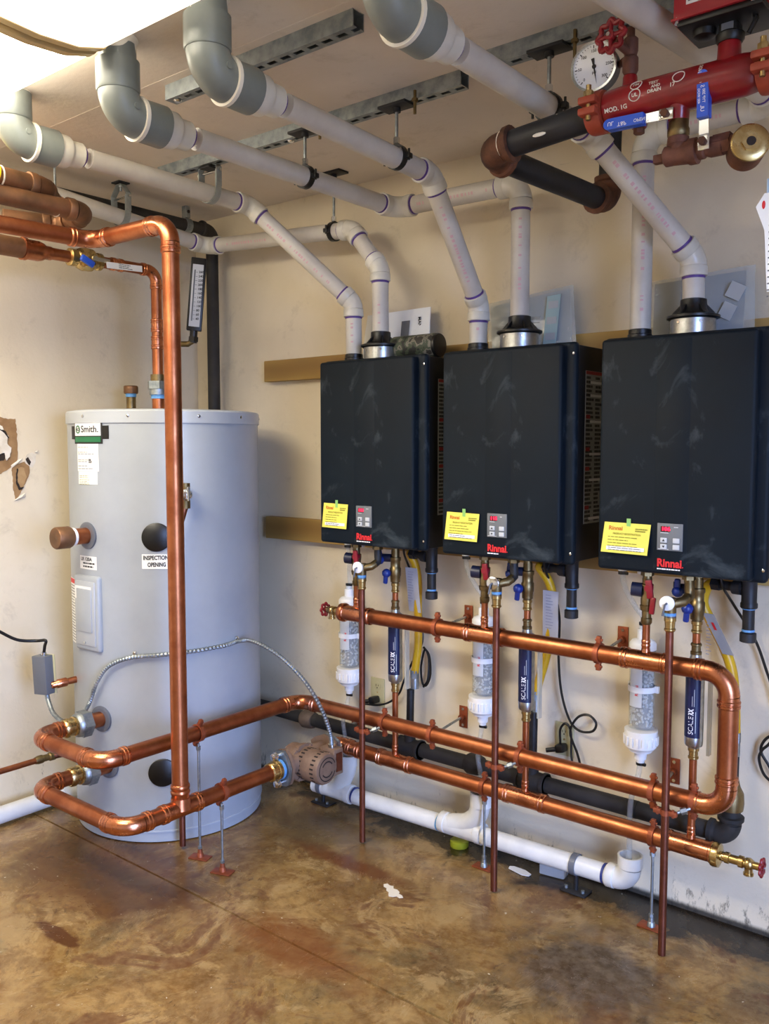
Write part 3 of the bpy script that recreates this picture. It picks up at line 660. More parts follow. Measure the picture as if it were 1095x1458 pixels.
# aged copper pipes near the ceiling at the left
ao = thing('aged_copper_pipe', 'old brown copper pipe with solder joints near the ceiling at the left', 'pipework', (.60, -1.0, 2.25)); ro = .031
run(ao, [(.555, -2.1, 2.252), (.60, -.945, 2.25), (.425, -.945, 2.238), (.36, -1.12, 2.238)], ro, 'drain', COPPER_O, COPPER_O, Rb=.05)
MB().lathe((.592, -1.06, 2.25), (0, 1, 0), [(0, ro*1.02), (.003, ro*1.06), (.006, ro*1.02)], 24).build('solder_ring', SPLAT, ao)
MB().lathe((.46, -.947, 2.24), (1, 0, 0), [(0, ro*1.02), (.003, ro*1.06), (.006, ro*1.02)], 24).build('solder_ring', SPLAT, ao)
ap = thing('aged_copper_pipe', 'old dark copper pipe with yellow sticker, topmost at the left edge', 'pipework', (.60, -1.2, 2.31))
run(ap, [(.62, -2.1, 2.31), (.585, -1.10, 2.305), (.40, -.93, 2.30), (.22, -.86, 2.30)], ro, 'drain', COPPER_O, COPPER_O, Rb=.06)
MB().lathe((.5905, -1.25, 2.306), (0, 1, 0), [(0, ro*1.02), (.003, ro*1.06), (.006, ro*1.02)], 24).build('solder_ring', SPLAT, ap)
b = MB(); n = 10; vs = []
for i in range(n+1):
    a = R(-60+110*i/n); 
    for y in (-1.42, -1.268): vs.append((.611+.0325*cos(a)+(-.004 if y > -1.3 else 0), y, 2.307+.0325*sin(a)))
b.add(vs, [(2*i, 2*i+1, 2*i+3, 2*i+2) for i in range(n)]); b.build('yellow_sticker', YTAG, ap)
# thin copper line to the tank drain at the left
sc = thing('copper_drain_line', 'thin copper line at the left edge running to the tank drain', 'pipework', (.2, -1.1, .27))
pipe(sc, (.215, -1.9, .262), (.215, -.93, .266), .0111, COPPER)
MB().lathe((.215, -.985, .266), (0, 1, 0), [(0, .013), (.012, .016), (.03, .016), (.032, .013), (.055, .013), (.06, .017), (.08, .017)], 16).build('brass_adapter', BRASS_D, sc)
MB().tube([(.215, -.92, .266), (.235, -.87, .27), (.30, -.835, .275)], .0135, 12).build('drain_nipple', COPPER_D, sc)
# ------------------------------------------------------------------ water heaters
HB, HH = 1.1024, .67
HXS = (1.0677, 1.6192, 2.1754); INX = (1.121, 1.672, 2.238); EXX = (1.25, 1.842, 2.394)
WORD = ('105', '115', '106')
PLACE = ('left', 'middle', 'right')
def heater(i):
    x = HXS[i]; t = thing('water_heater', ('charcoal wall-hung water heater on the left with camouflage cylinder lying on top', 'charcoal wall-hung water heater between the other two', 'charcoal wall-hung water heater at the right edge of the picture')[i], 'water heater', (x, -.04, HB), 'tankless water heaters on the back wall')
    cx_ = x+.235; z0 = HB; cz_ = HB+HH/2
    MB().box((cx_, -.148, cz_), (.45, .22, HH-.012), bev=.004).build('cabinet', BLACKM, t)
    MB().box((cx_, -.266, cz_), (.47, .030, HH), bev=.012, seg=3).build('cover_flange', CHAR, t)
    cv = MB().box((cx_-.012, -.291, cz_-.001), (.432, .042, HH-.012), bev=.011, seg=4).build('front_cover', CHAR, t)
    MB().box((x+.222, -.3105, cz_-.001), (.095, .0045, HH-.036), bev=.002).build('centre_rib', CHAR, cv)
    for sx in (.461, .009):
        for sz in (.035, .635): MB().lathe((x+sx, -.2805, z0+sz), (0, -1, 0), [(0, .0045), (.002, .0045), (.003, .002)], 10).build('screw', CHROME, t)
    # control panel
    p = MB().box((x+.2225, -.3135, z0+.110), (.072, .004, .075), bev=.001).build('control_panel', GREYP, t)
    d = MB().box((x+.210, -.3158, z0+.132), (.026, .0016, .015)).build('display_window', LEDBG, p)
    b = MB(); ptext(b, WORD[i], .014, (x+.199, -.3169, z0+.132), (1, 0, 0), (0, 0, 1), .0006, fit=.0225); b.build('display_digits', LED, p)
    for bx_, bz, sy in ((.206, .101, 'u'), (.206, .083, 'd'), (.241, .101, ''), (.241, .083, '')):
        k = MB().box((x+bx_, -.3162, z0+bz), (.0185, .004, .0135), bev=.0012).build('button', BUTTON, p)
        if sy:
            s = 1 if sy == 'u' else -1; MB().add([(x+bx_-.004, -.3184, z0+bz-.003*s), (x+bx_+.004, -.3184, z0+bz-.003*s), (x+bx_, -.3184, z0+bz+.0035*s)], [(0, 1, 2)]).build('arrow_mark', INKD, p)
    b = MB(); bars(b, (x+.234, -.3157, z0+.137), (1, 0, 0), (0, 0, 1), 1, .012, .004, .0015, i); bars(b, (x+.196, -.3157, z0+.1205), (1, 0, 0), (0, 0, 1), 1, .028, .004, .0014, i+3); bars(b, (x+.19, -.3157, z0+.0755), (1, 0, 0), (0, 0, 1), 1, .045, .004, .0014, i+6)
    b.build('panel_print', WHITEPRINT, p)
    b = MB(); ptext(b, 'Rinnai', .031, (x+.187, -.3140, z0+.0365), (1, 0, 0), (0, 0, 1), .0012, fit=.069); b.box((x+.2598, -.3138, z0+.0285), (.003, .0005, .003)); b.build('brand_lettering', REDP, t)
    b = MB(); bars(b, (x+.188, -.3140, z0+.0185), (1, 0, 0), (0, 0, 1), 1, .066, .01, .0035, 20+i); b.build('brand_subtitle', WHITEPRINT, t)
    # yellow notice is a thing of its own, see below. top connections
    ix, ex, yt = INX[i], EXX[i], (-.17, -.19, -.17)[i]; ye = (-.17, -.19, -.17)[i]
    MB().lathe((ix, -.17, HB+HH-.006), (0, 0, 1), [(0, .036), (.022, .036), (.024, .0335), (.036, .0335), (.038, .031)], 24).build('intake_collar', BLACK, t)
    f = MB().lathe((ex, ye, HB+HH-.006), (0, 0, 1), [(0, .062), (.010, .062), (.052, .062), (.054, .06)], 36).build('exhaust_drum', BRUSH, t)
    MB().lathe((ex, ye, HB+HH+.046), (0, 0, 1), [(0, .066), (.004, .073), (.010, .073), (.014, .062), (.018, .045), (.03, .037), (.056, .036), (.058, .032)], 32).build('exhaust_flange', BLACK, t)
    for a in range(6):
        an = a*pi/3+.3; e = V((cos(an), sin(an), 0)); MB().prism([(.034, .012), (.062, .012), (.058, .018), (.036, .042)], (ex-e.y*.002, ye+e.x*.002, HB+HH+.046), e, (0, 0, 1), .004).build('flange_rib', BLACK, t)
    for an in (-1.9, -.9): 
        e = V((cos(an), sin(an), 0)); MB().cyl(V((ex, ye, HB+HH+.036))+e*.061, V((ex, ye, HB+HH+.036))+e*.064, .004, 8).build('screw', CHROME, t)
    # warning label on the right side
    s = MB().box((x+.4605, -.135, HB+.355), (.001, .125, .47)).build('side_label', mat('label_grey', '#9a9c98', .6), t)
    b = MB(); 
    for k in range(2): bars(b, (x+.4613, -.193+k*.062, HB+.565), (0, 1, 0), (0, 0, 1), 34, .052, .0133, .008, 30+i+k)
    b.build('label_print', INKD, s, kind='stuff')
    MB().box((x+.4614, -.135, HB+.584), (.0006, .122, .010)).build('label_heading', DULLRED, s)
    for k in (.14, .24, .30, .42): MB().box((x+.4614, -.178, HB+.59-k), (.0006, .026, .012)).build('label_heading', DULLRED, s)
    for k in (.03, .07, .15, .25, .33, .45): MB().box((x+.4615, -.120, HB+.585-k), (.0006, .09, .008)).build('label_white_line', PAPER, s)
    # bottom ports
    for bx_, by, m in ((.05+.03, -.16, WHITEP), (HX[i]-x, UY, BRASS_D), (CX[i]-x, LY, BRASS_D), (DX[i]-x+.032, -.24, BRASS_D), (.30, -.10, IRON)):
        MB().cyl((x+bx_, by, HB+.008), (x+bx_, by, HB-.022), .013, 16).hexn((x+bx_, by, HB-.004), (x+bx_, by, HB-.014), .019).build('bottom_port', m, t)
    return t
for i in range(3): heater(i)
NOTE = ((1.158, 1.2095, .118, .089), (1.714, 1.2025, .126, .090), (2.275, 1.2025, .138, .086))
def notice(i):
    x, z, wd, h = NOTE[i]; y = -.3145; t = thing('paper_notice', 'yellow registration notice taped to the %s heater' % PLACE[i], 'notice', (x, y, z), 'yellow notices taped to the heaters')
    n = 8; b = MB(); vs = []
    cur = (.006, .008, .013)[i]
    for dz, ly in ((0, 0), (.0008, .0)):
        for k in range(n+1):
            s = k/n
            for q in (0, 1):
                lift = cur*(1-q)*(1-s*.15)
                vs.append((x-wd/2+wd*s-(.005 if q == 0 else 0), y-dz-lift-.0004, z-h/2+h*q-.002*s))
    N = (n+1)*2; fs = []
    for k in range(n):
        j = k*2; fs += [(j, j+1, j+3, j+2), (N+j, N+j+2, N+j+3, N+j+1), (j, j+2, N+j+2, N+j), (j+1, N+j+1, N+j+3, j+3)]
    fs += [(0, N, N+1, 1), (N-2, N-1, 2*N-1, 2*N-2)]
    b.add(vs, fs); b.build('sheet', YELLOW, t)
    vv = V((0, cur/h, 1)); vv.normalize(); U = V((1, 0, -.012)).normalized(); 
    def at(u, v): return V((x-wd/2+u*wd, y-.0020-cur*(1-v), z-h/2+v*h-.001))
    b = MB(); ptext(b, 'Rinnai', .016, at(.10, .82), U, vv, .0005, fit=wd*.30); b.build('notice_brand', ORP, t)
    b = MB(); ptext(b, 'PRODUCT REGISTRATION', .008, at(.20, .64), U, vv, .0001, fit=wd*.6); bars(b, at(.68, .80), U, vv, 2, wd*.26, .006, .0035, 2); bars(b, at(.1, .52), U, vv, 5, wd*.75, .0085, .0022, 40+i); b.build('notice_print', OLIVEP, t)
    b = MB(); a, c = at(.08, .10), at(.92, .22); b.add([at(.08, .10), at(.90, .10), at(.90, .22), at(.08, .22)], [(0, 1, 2, 3)]); b.build('notice_strip', PAPER, t)
    b = MB(); bars(b, at(.12, .165)+V((0, -.0004, 0)), U, vv, 2, wd*.72, .006, .002, 50+i); b.build('notice_small_print', INK, t)
    MB().box((x+.004, y-.0012-cur*.05, z+h/2-.002), (.012, .0012, .028)).build('green_tape', GREENT, t)
for i in range(3): notice(i)
# ------------------------------------------------------------------ under each heater
TUBEX = (1.024, 1.582, 2.168); NX = (1.008, 1.642, 2.229)
for i in range(3):
    P = PLACE[i]
    hx, cx_, dx_, x0 = HX[i], CX[i], DX[i], HXS[i]
    # hot outlet isolation valve
    t = thing('isolation_valve', 'brass hot valve with dark red lever under the %s heater' % P, 'valve', (hx, UY, .96), 'hot side isolation valves')
    MB().lathe((hx, UY, .945), (0, 0, 1), [(0, .0125), (.006, .016), (.018, .016), (.02, .0135), (.04, .0135), (.042, .018), (.056, .02), (.058, .017), (.075, .018), (.09, .016), (.105, .018), (.118, .018), (.12, .014), (.135, .014)], 20).build('valve_body', BRASS_D, t)
    MB().cyl((hx-.012, UY-.004, 1.045), (hx-.042, UY-.012, 1.047), .0205, 18).build('service_cap', NAVYK, t)
    MB().box((hx+.016, UY-.022, 1.052), (.02, .010, .055), Matrix.Rotation(R(-8), 3, 'Y'), .004).cyl((hx+.012, UY-.004, 1.055), (hx+.012, UY-.028, 1.055), .0095, 12).build('red_lever', DRED, t)
    if i == 2: MB().box((hx+.026, UY-.022, 1.005), (.016, .010, .05), Matrix.Rotation(R(6), 3, 'Y'), .004).build('red_lever', DRED, t)
    # relief valve and drop tube
    t = thing('discharge_tube', 'copper drop tube with white-capped relief valve, %s of the three' % P, 'pipe', (dx_, -.29, 0), 'relief drop tubes')
    MB().cyl((dx_, -.29, .006 if i != 2 else .002), (dx_, -.29, .955), rt, 18).build('tube', COPPER_D, t)
    MB().lathe((dx_, -.29, .945), (0, 0, 1), [(0, .0128), (.004, .016), (.008, .016), (.01, .0135), (.028, .0145), (.03, .0165), (.045, .0165)], 18).build('brass_adapter', BRASS, t)
    MB().cyl((dx_, -.29, .985), (dx_, -.29, .999), .0165, 18).build('blue_tape_ring', BLUETAPE, t)
    b = MB(); b.cyl((dx_, -.29, .998), (dx_, -.29, 1.04), .0165, 18); b.tube([(dx_, -.29, 1.022), (dx_+.03, -.272, 1.03), (dx_+.034, -.25, 1.04)], .014, 14); b.build('valve_body', BRASS_D, t)
    b = MB(); b.tube([(dx_+.034, -.258, 1.036), (dx_+.036, -.243, 1.044), (dx_+.034, -.24, 1.062), (dx_+.033, -.24, 1.09)], .0135, 14); b.build('inlet_elbow', IRON if i < 2 else BRASS_D, t)
    wd = V((.2, -1, .05)).normalized(); c = V((dx_-.003, -.304, 1.027))
    MB().lathe(c, wd, [(0, .018), (.004, .0205), (.010, .0205), (.012, .017), (.0125, .0)], 24).build('white_cap', WHITEP if i != 1 else CHROME, t)
    MB().tube([c+wd*.012, c+wd*.02+V((-.004, 0, -.004)), c+wd*.02+V((-.01, 0, -.035))], .003, 8).build('test_lever', GREYBOX, t)
    # cold inlet valve
    t = thing('isolation_valve', 'brass cold valve with two blue levers under the %s heater' % P, 'valve', (cx_, LY, .95), 'cold side isolation valves')
    MB().lathe((cx_, LY, .955), (0, 0, 1), [(0, .0135), (.008, .014), (.01, .018), (.03, .019), (.034, .021), (.06, .021), (.064, .018), (.085, .018), (.09, .021), (.10, .021), (.102, .015), (.127, .015)], 20).build('valve_body', BRASS_D, t)
    MB().cyl((cx_-.014, LY-.006, 1.052), (cx_-.05, LY-.02, 1.052), .015, 16).cyl((cx_-.05, LY-.02, 1.052), (cx_-.062, LY-.025, 1.052), .02, 16).build('service_cap', NAVYK, t)
    MB().box((cx_-.046, LY-.036, 1.058), (.018, .012, .050), None, .005).ball((cx_-.046, LY-.034, 1.045), .017, 2).build('blue_lever', BLUEK, t)
    MB().box((cx_-.018, LY-.034, .985), (.017, .012, .052), Matrix.Rotation(R(5), 3, 'Y'), .005).ball((cx_-.018, LY-.030, .998), .017, 2).build('blue_lever', BLUEK, t)
    # scale filter with copper riser
    t = thing('scale_filter', 'navy cartridge scale filter in a copper riser below the %s heater' % P, 'filter', (cx_, LY, .34), 'navy scale filters')
    MB().cyl((cx_, LY, .325), (cx_, LY, .575), rt, 16).build('copper_riser', COPPER, t)
    MB().cyl((cx_, LY, .86), (cx_, LY, .94), rt, 16).build('copper_riser', COPPER, t)
    for z, s in ((.553, 1), (.897, -1), (.925, 1)):
        MB().lathe((cx_, LY, z), (0, 0, s), [(0, .0125), (.003, .0155), (.008, .0155), (.01, .0132), (.024, .0132), (.026, .016), (.034, .016)], 18).build('brass_adapter', BRASS if s == 1 else BRASS_D, t)
    MB().lathe((cx_, LY, .583), (0, 0, 1), [(0, .014), (.008, .0165), (.011, .0235), (.015, .0255), (.036, .0265), (.038, .0262), (.240, .0262), (.243, .0265), (.262, .0255), (.268, .017), (.285, .0135)], 28).build('steel_housing', BRUSH, t)
    vd = V((cam.location.x-cx_, cam.location.y-LY, 0)).normalized(); a0 = math.atan2(vd.y, vd.x)-.22
    def sp(a, z, r): return V((cx_+r*cos(a), LY+r*sin(a), z))
    b = MB(); n = 14; vs = []
    for k in range(n+1):
        a = a0-1.35+2.2*k/n
        for z in (.622, .81): vs.append(sp(a, z, .0268))
    b.add(vs, [(2*k, 2*k+2, 2*k+3, 2*k+1) for k in range(n)]); lb = b.build('navy_label', NAVYL, t)
    for s, z, sz, bo, ft in (('SCALE', .632, .021, 0, .052), ('RX', .688, .021, .0010, .020)):
        vs, fs = text_mesh(s, sz, bo); kx = ft/(max(v[0] for v in vs)-min(v[0] for v in vs))
        b = MB(); b.add([sp(a0-.12-v[1]/.0272*1.0, z+v[0]*kx, .0273) for v in vs], fs); b.build('filter_lettering', WHITEPRINT, lb)
    b = MB()
    for k, (a, l) in enumerate(((a0+.15, .05), (a0-.05, .03))):
        vs = [sp(a, .715, .0273), sp(a+.05, .715, .0273), sp(a+.05, .715+l, .0273), sp(a, .715+l, .0273)]; b.add(vs, [(0, 1, 2, 3)])
    vs = [sp(a0+.32, .637, .0273), sp(a0+.38, .637, .0273), sp(a0+.38, .70, .0273), sp(a0+.32, .70, .0273)]; b.add(vs, [(0, 1, 2, 3)])
    b.build('filter_small_print', BUTTON, lb)
    MB().box((cx_+.036, LY+.024, .69), (.008, .02, .25)).build('mounting_clip', clear_mat('clip_plastic', '#c8c4b4', .3, .5), t)
    # condensate neutraliser
    nx, ny = NX[i], -.075
    t = thing('condensate_neutralizer', 'clear canister of white pellets on the wall below the %s heater' % P, 'filter', (nx, ny, .49), 'condensate neutralizers')
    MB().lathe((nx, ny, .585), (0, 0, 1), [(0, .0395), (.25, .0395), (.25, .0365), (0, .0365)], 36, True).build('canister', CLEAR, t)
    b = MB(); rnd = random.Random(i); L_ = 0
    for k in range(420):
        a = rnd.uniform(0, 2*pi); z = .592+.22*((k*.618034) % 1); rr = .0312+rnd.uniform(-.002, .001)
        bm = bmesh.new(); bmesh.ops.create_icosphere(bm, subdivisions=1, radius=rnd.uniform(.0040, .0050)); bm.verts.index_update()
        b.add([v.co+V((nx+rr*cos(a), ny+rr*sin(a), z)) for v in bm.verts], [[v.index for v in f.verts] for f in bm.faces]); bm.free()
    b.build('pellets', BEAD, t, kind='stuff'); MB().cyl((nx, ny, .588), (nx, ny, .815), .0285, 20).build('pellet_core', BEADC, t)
    MB().lathe((nx, ny, .832), (0, 0, 1), [(0, .041), (.018, .041), (.028, .034), (.033, .018), (.06, .018), (.062, .015)], 30).build('top_cap', WHITEP, t)
    rg = MB().lathe((nx, ny, .515), (0, 0, 1), [(0, .041), (.008, .048), (.05, .050), (.056, .051), (.062, .051), (.063, .040)], 36).build('bottom_ring', WHITEP, t)
    for k in range(18):
        a = 2*pi*k/18; c = V((nx+.0515*cos(a), ny+.0515*sin(a), .545)); MB().box(c, (.005, .008, .026), Matrix.Rotation(a, 3, 'Z')).build('grip_rib', WHITEP, rg)
    MB().lathe((nx, ny, .515), (0, 0, -1), [(0, .038), (.008, .035), (.012, .020), (.034, .018), (.036, .013), (.05, .012)], 26).build('outlet_neck', WHITEP, t)
    for z in (.70, .80):
        b = MB(); b.hollow((nx, ny, z), (nx, ny, z+.018), .043, .0398, 30); b.box((nx+.046, ny+.005, z+.009), (.014, .012, .022), bev=.002).box((nx-.045, ny+.012, z+.009), (.010, .012, .022), bev=.002); b.build('mounting_band', CLEART if z > .75 else WHITEP, t)
    b = MB(); n = 10; vs = []
    va = math.atan2(cam.location.y-ny, cam.location.x-nx)-.55
    for k in range(n+1):
        a = va-.55+1.1*k/n
        for z in (.655, .775): vs.append((nx+.0402*cos(a), ny+.0402*sin(a), z))
    b.add(vs, [(2*k, 2*k+2, 2*k+3, 2*k+1) for k in range(n)]); lb = b.build('white_label', BUTTON, t)
    vs, fs = text_mesh('Rinnai', .014, .0004); b = MB(); b.add([(nx+.0406*cos(va+.15-v[1]/.04), ny+.0406*sin(va+.15-v[1]/.04), .69+v[0]) for v in vs], fs); b.build('label_brand', REDP, lb)
    # clear tubing
    cup = (TUBEX[i], -.12, 1.10)
    b = MB(); b.tube(catmull([(TUBEX[i], -.10, 1.085), (TUBEX[i]+.006, -.10, 1.03), ((TUBEX[i]+nx)/2+.006, -.09, .97), (nx+.004, ny, .925), (nx, ny, .89)], 6), .0085, 12); b.build('upper_tubing', CLEART, t)
    b = MB(); b.cyl((TUBEX[i], -.10, 1.10), (TUBEX[i], -.10, 1.075), .0135, 16); b.cyl((nx, ny, .888), (nx, ny, .906), .013, 16); b.build('hose_barb', BUTTON, t)
    for c in ((TUBEX[i], -.10, 1.068), (nx, ny, .912), (nx, ny, .466)): 
        b = MB(); b.hollow((c[0], c[1], c[2]-.004), (c[0], c[1], c[2]+.004), .0135, .009, 16); b.box((c[0]+.014, c[1]-.006, c[2]), (.012, .008, .008)); b.build('hose_clamp', BLACK, t)
    ze = (.215, .205, .185)[i]; xe = (1.035, 1.672, 2.222)[i]
    b = MB(); b.tube(catmull([(nx, ny, .475), (nx-.001, -.088, .43), ((nx+xe)/2, -.128, .375), (xe, -.1315, .30), (xe, -.126, ze-.04)], 8), .0085, 12); b.build('lower_tubing', CLEART, t)
    # sediment trap
    tx = (1.447, 2.005, 2.556)[i]; ty = -.12
    t = thing('gas_drip_leg', 'black iron gas drip leg hanging at the right of the %s heater' % P, 'pipe', (tx, ty, .91), 'gas drip legs')
    MB().cyl((tx, ty, .925), (tx, ty, 1.115), .0165, 18).build('nipple', IRON, t)
    MB().lathe((tx, ty, 1.005), (0, 0, 1), [(0, .021), (.003, .0235), (.014, .0235), (.018, .021), (.085, .021), (.09, .0235), (.11, .0235)], 20).build('tee', IRON, t)
    MB().lathe((tx, ty, .908), (0, 0, 1), [(0, .019), (.002, .0225), (.026, .0225), (.028, .019)], 20).build('end_cap', IRON, t)
    for z in (.9385, 1.002): MB().cyl((tx, ty, z), (tx, ty, z+.006), .0178, 16).build('thread_tape', BLUETAPE, t)
    MB().cyl((tx, ty, 1.06), (tx-.10, ty+.02, 1.062), .0135, 14).cyl((tx-.02, ty, 1.06), (tx-.045, ty+.006, 1.06), .02, 14).hexn((tx-.085, ty+.017, 1.062), (tx-.11, ty+.022, 1.062), .019).build('side_nipple', IRON, t)
# gas hoses
HP = [[(1.345, -.098, 1.062), (1.325, -.09, 1.06), (1.338, -.075, 1.02), (1.345, -.065, .95), (1.340, -.06, .86), (1.342, -.06, .72), (1.330, -.065, .605)],
      [(1.895, -.098, 1.062), (1.870, -.09, 1.058), (1.895, -.08, 1.02), (1.908, -.07, .97), (1.902, -.06, .88), (1.885, -.06, .76), (1.862, -.065, .67), (1.853, -.07, .62)],
      [(2.455, -.10, 1.065), (2.428, -.09, 1.05), (2.415, -.085, 1.0), (2.435, -.08, .95), (2.475, -.07, .87), (2.50, -.07, .80), (2.512, -.075, .70), (2.518, -.085, .62)]]
for i in range(3):
    P = PLACE[i]; t = thing('gas_hose', 'yellow flexible gas hose with white tag sleeve under the %s heater' % P, 'hose', HP[i][-1], 'yellow gas hoses')
    pts = catmull(HP[i], 10); rs = [.0125+.0012*(k % 2) for k in range(len(pts))]
    MB().tube(pts, .0152, 14).build('yellow_hose', YHOSE, t)
    e = V(HP[i][-1]); MB().hexn(e+V((0, 0, .01)), e+V((0, 0, -.02)), .017).cyl(e+V((0, 0, -.02)), e+V((0, 0, -.06)), .0155, 16).build('flare_fitting', STEEL, t)
    # paper sleeve around the hose
    k0, k1 = ((22, 36), (28, 42), (26, 44))[i]; seg = [V(p) for p in pts[k0:k1]]
    dr = (seg[-1]-seg[0]).normalized(); a = seg[0]; L_ = .17 if i != 2 else .13
    ux = V((1, -.15, 0)).normalized(); wx = -dr if dr.z > 0 else dr; nrm = ux.cross(wx)
    off = (-.012, .006, .012)[i]; w_ = (.062, .062, .034)[i]
    c = a+dr*L_/2+ux*off+V((0, -.016, 0)); M = Matrix((ux, ux.cross(dr).normalized(), dr)).transposed()
    sl = MB().box(c, (w_, .0016, L_), M).build('paper_sleeve', clear_mat('sleeve', '#c9cbd4' if i < 2 else '#a9a8a6', .5, .8), t)
    b = MB(); bars(b, c+ux.cross(dr).normalized()*(.001 if ux.cross(dr).y > 0 else .001)*(-1 if ux.cross(dr).y > 0 else 1)-ux*w_*.3-dr*L_*.4*(1 if dr.z > 0 else -1)*(-1), ux, V((0, 0, 1)), 12, w_*.5, .010, .0025, 70+i); b.build('sleeve_print', SLINK, sl)
    if i == 2:
        MB().box(c+V((.0, -.003, 0))-dr*.025, (.007, .001, .024), M).build('tag_mark', REDP, sl)
# black gas header
gp = thing('black_gas_pipe', 'black iron gas pipe down the corner and along the foot of the wall', 'pipework', (.21, -.08, .33)); rg_ = .027
run(gp, [(.21, -2.1, 2.41), (.21, -.08, 2.405), (.21, -.08, .325), (2.515, -.09, .318), (2.515, -.09, .43)], rg_, 'iron', IRON_O, IRON_O, Rb=.04)
for x, z in ((1.326, .545), (1.853, .56), (2.518, .56)):
    MB().cyl((x, -.09, .34), (x, -.085, z), .0145, 16).build('branch_riser', IRON, gp)
    if x < 2.5:
        MB().cyl((x-.055, -.09, .321), (x+.055, -.09, .321), .034, 20).cyl((x, -.09, .33), (x, -.09, .372), .0225, 16).build('tee', IRON_O, gp)
        for s in (-.055, .043): MB().cyl((x+s, -.09, .321), (x+s+.012, -.09, .321), .038, 20).build('tee_band', IRON_O, gp)
for x in (.76, 1.585): 
    b = MB(); b.lathe((x, -.085, .322), (1, 0, 0), [(0, .032), (.012, .038), (.05, .036), (.062, .032)], 22); b.build('coupling', TANI if x < 1 else IRON_O, gp)
MB().lathe((2.515, -.09, .40), (0, 0, 1), [(0, .034), (.02, .036), (.05, .034), (.07, .024), (.10, .017)], 20).build('reducer', BRASS_D, gp)
for x in (.4, 2.20, 2.28): MB().lathe((x, -.09, .3195), (1, 0, 0), [(0, rg_+.0012), (.03, rg_+.0012)], 18).build('stencil_band', IRON_O, gp)
# white drain along the wall foot
dp = thing('drain_pipe', 'white plastic drain pipe along the floor with open branch and elbow', 'pipework', (1.5, -.12, .09)); rd = .0315
DZ = .092
pipe(dp, (.86, -.12, .072), (2.16, -.12, DZ+.004), rd, PVC_W)
def wye(x):
    zz = DZ if x > 1.3 else .078
    b = MB(); socket(b, (x-.05, -.12, zz), (-1, 0, 0), rd, 'drain'); b.cyl((x-.06, -.12, zz), (x+.085, -.12, zz), rd*1.12, 20); socket(b, (x+.075, -.12, zz), (1, 0, 0), rd, 'drain')
    pts = catmull([(x-.03, -.12, zz+.004), (x+.03, -.12, zz+.022), (x+.075, -.12, zz+.06), (x+.092, -.12, zz+.115)], 6); b.tube(pts, rd*1.12, 20); 
    b.build('wye', PVC_W, dp)
    e = pts[-1]; MB().lathe(e-V((0, 0, .012)), (0, 0, 1), [(0, rd*1.1), (0, rd*1.24), (.05, rd*1.24), (.05, rd*1.05), (.01, rd*1.0), (.01, 0)], 26).build('wye_opening', PVC_W, dp)
wye(1.575); 
zz = .078
b = MB(); b.tube(catmull([(.96, -.12, zz), (1.0, -.12, zz+.03), (1.033, -.12, zz+.09), (1.038, -.12, zz+.125)], 6), rd*1.12, 20); b.cyl((.93, -.12, zz), (1.05, -.12, zz), rd*1.12, 20); socket(b, (1.035, -.12, zz), (1, 0, 0), rd, 'drain'); b.build('wye', PVC_W, dp)
MB().lathe((1.038, -.12, zz+.115), (0, 0, 1), [(0, rd*1.1), (0, rd*1.24), (.045, rd*1.24), (.045, rd*1.05), (.01, rd), (.01, 0)], 26).build('wye_opening', PVC_W, dp)
pts, tt = arcpts((2.222, -.12, DZ+.005), (1, 0, 0), (0, 0, 1), .045)
b = MB(); b.tube(pts, rd*1.12, 22); socket(b, pts[0], (-1, 0, 0), rd, 'drain'); b.build('elbow', PVC_W, dp)
MB().lathe(pts[-1], (0, 0, 1), [(0, rd*1.1), (.004, rd*1.22), (.04, rd*1.24), (.04, rd*1.05), (.0, rd*.98), (.0, 0)], 28).build('elbow_opening', PVC_W, dp)
for x, m in ((1.073, NAVYTAPE), (1.488, CYANTAPE), (2.135, NAVYTAPE)): 
    zc = .075+(x-.86)*.0165; MB().lathe((x, -.12, zc), (1, 0, 0), [(0, rd*1.03), (.008, rd*1.05)], 24).build('glue_band', m, dp)
for x, lab in ((2.035, 'dark pipe stand strapping the white drain near its open elbow'), (.90, 'dark pipe stand under the white drain behind the pump')):
    t = thing('pipe_stand', lab, 'stand', (x, -.115, 0), 'drain pipe stands'); zc = .075+(x-.86)*.0165
    MB().hollow((x-.010, -.12, zc), (x+.010, -.12, zc), rd*1.12, rd*1.01, 24).build('strap', GREYBOX, t)
    MB().cyl((x, -.115, 0.004), (x, -.115, zc-rd), .008, 10).build('post', IRON, t); MB().box((x, -.115, .004), (.09, .06, .006), bev=.002).build('base_plate', IRON, t)
    for s in (-.03, .03): MB().cyl((x+s, -.125, .006), (x+s, -.125, .016), .006, 6).build('anchor_bolt', STEEL, t)
# left floor drain pipe
t = thing('floor_drain_pipe', 'white plastic pipe lying on the floor along the left wall', 'pipe', (.085, -1.2, .04))
pipe(t, (.10, -2.2, .042), (.075, -.72, .042), .033, PVC_W)
MB().cyl((.0765, -.80, .042), (.0755, -.74, .042), .039, 22).build('coupling', PVC_W, t)
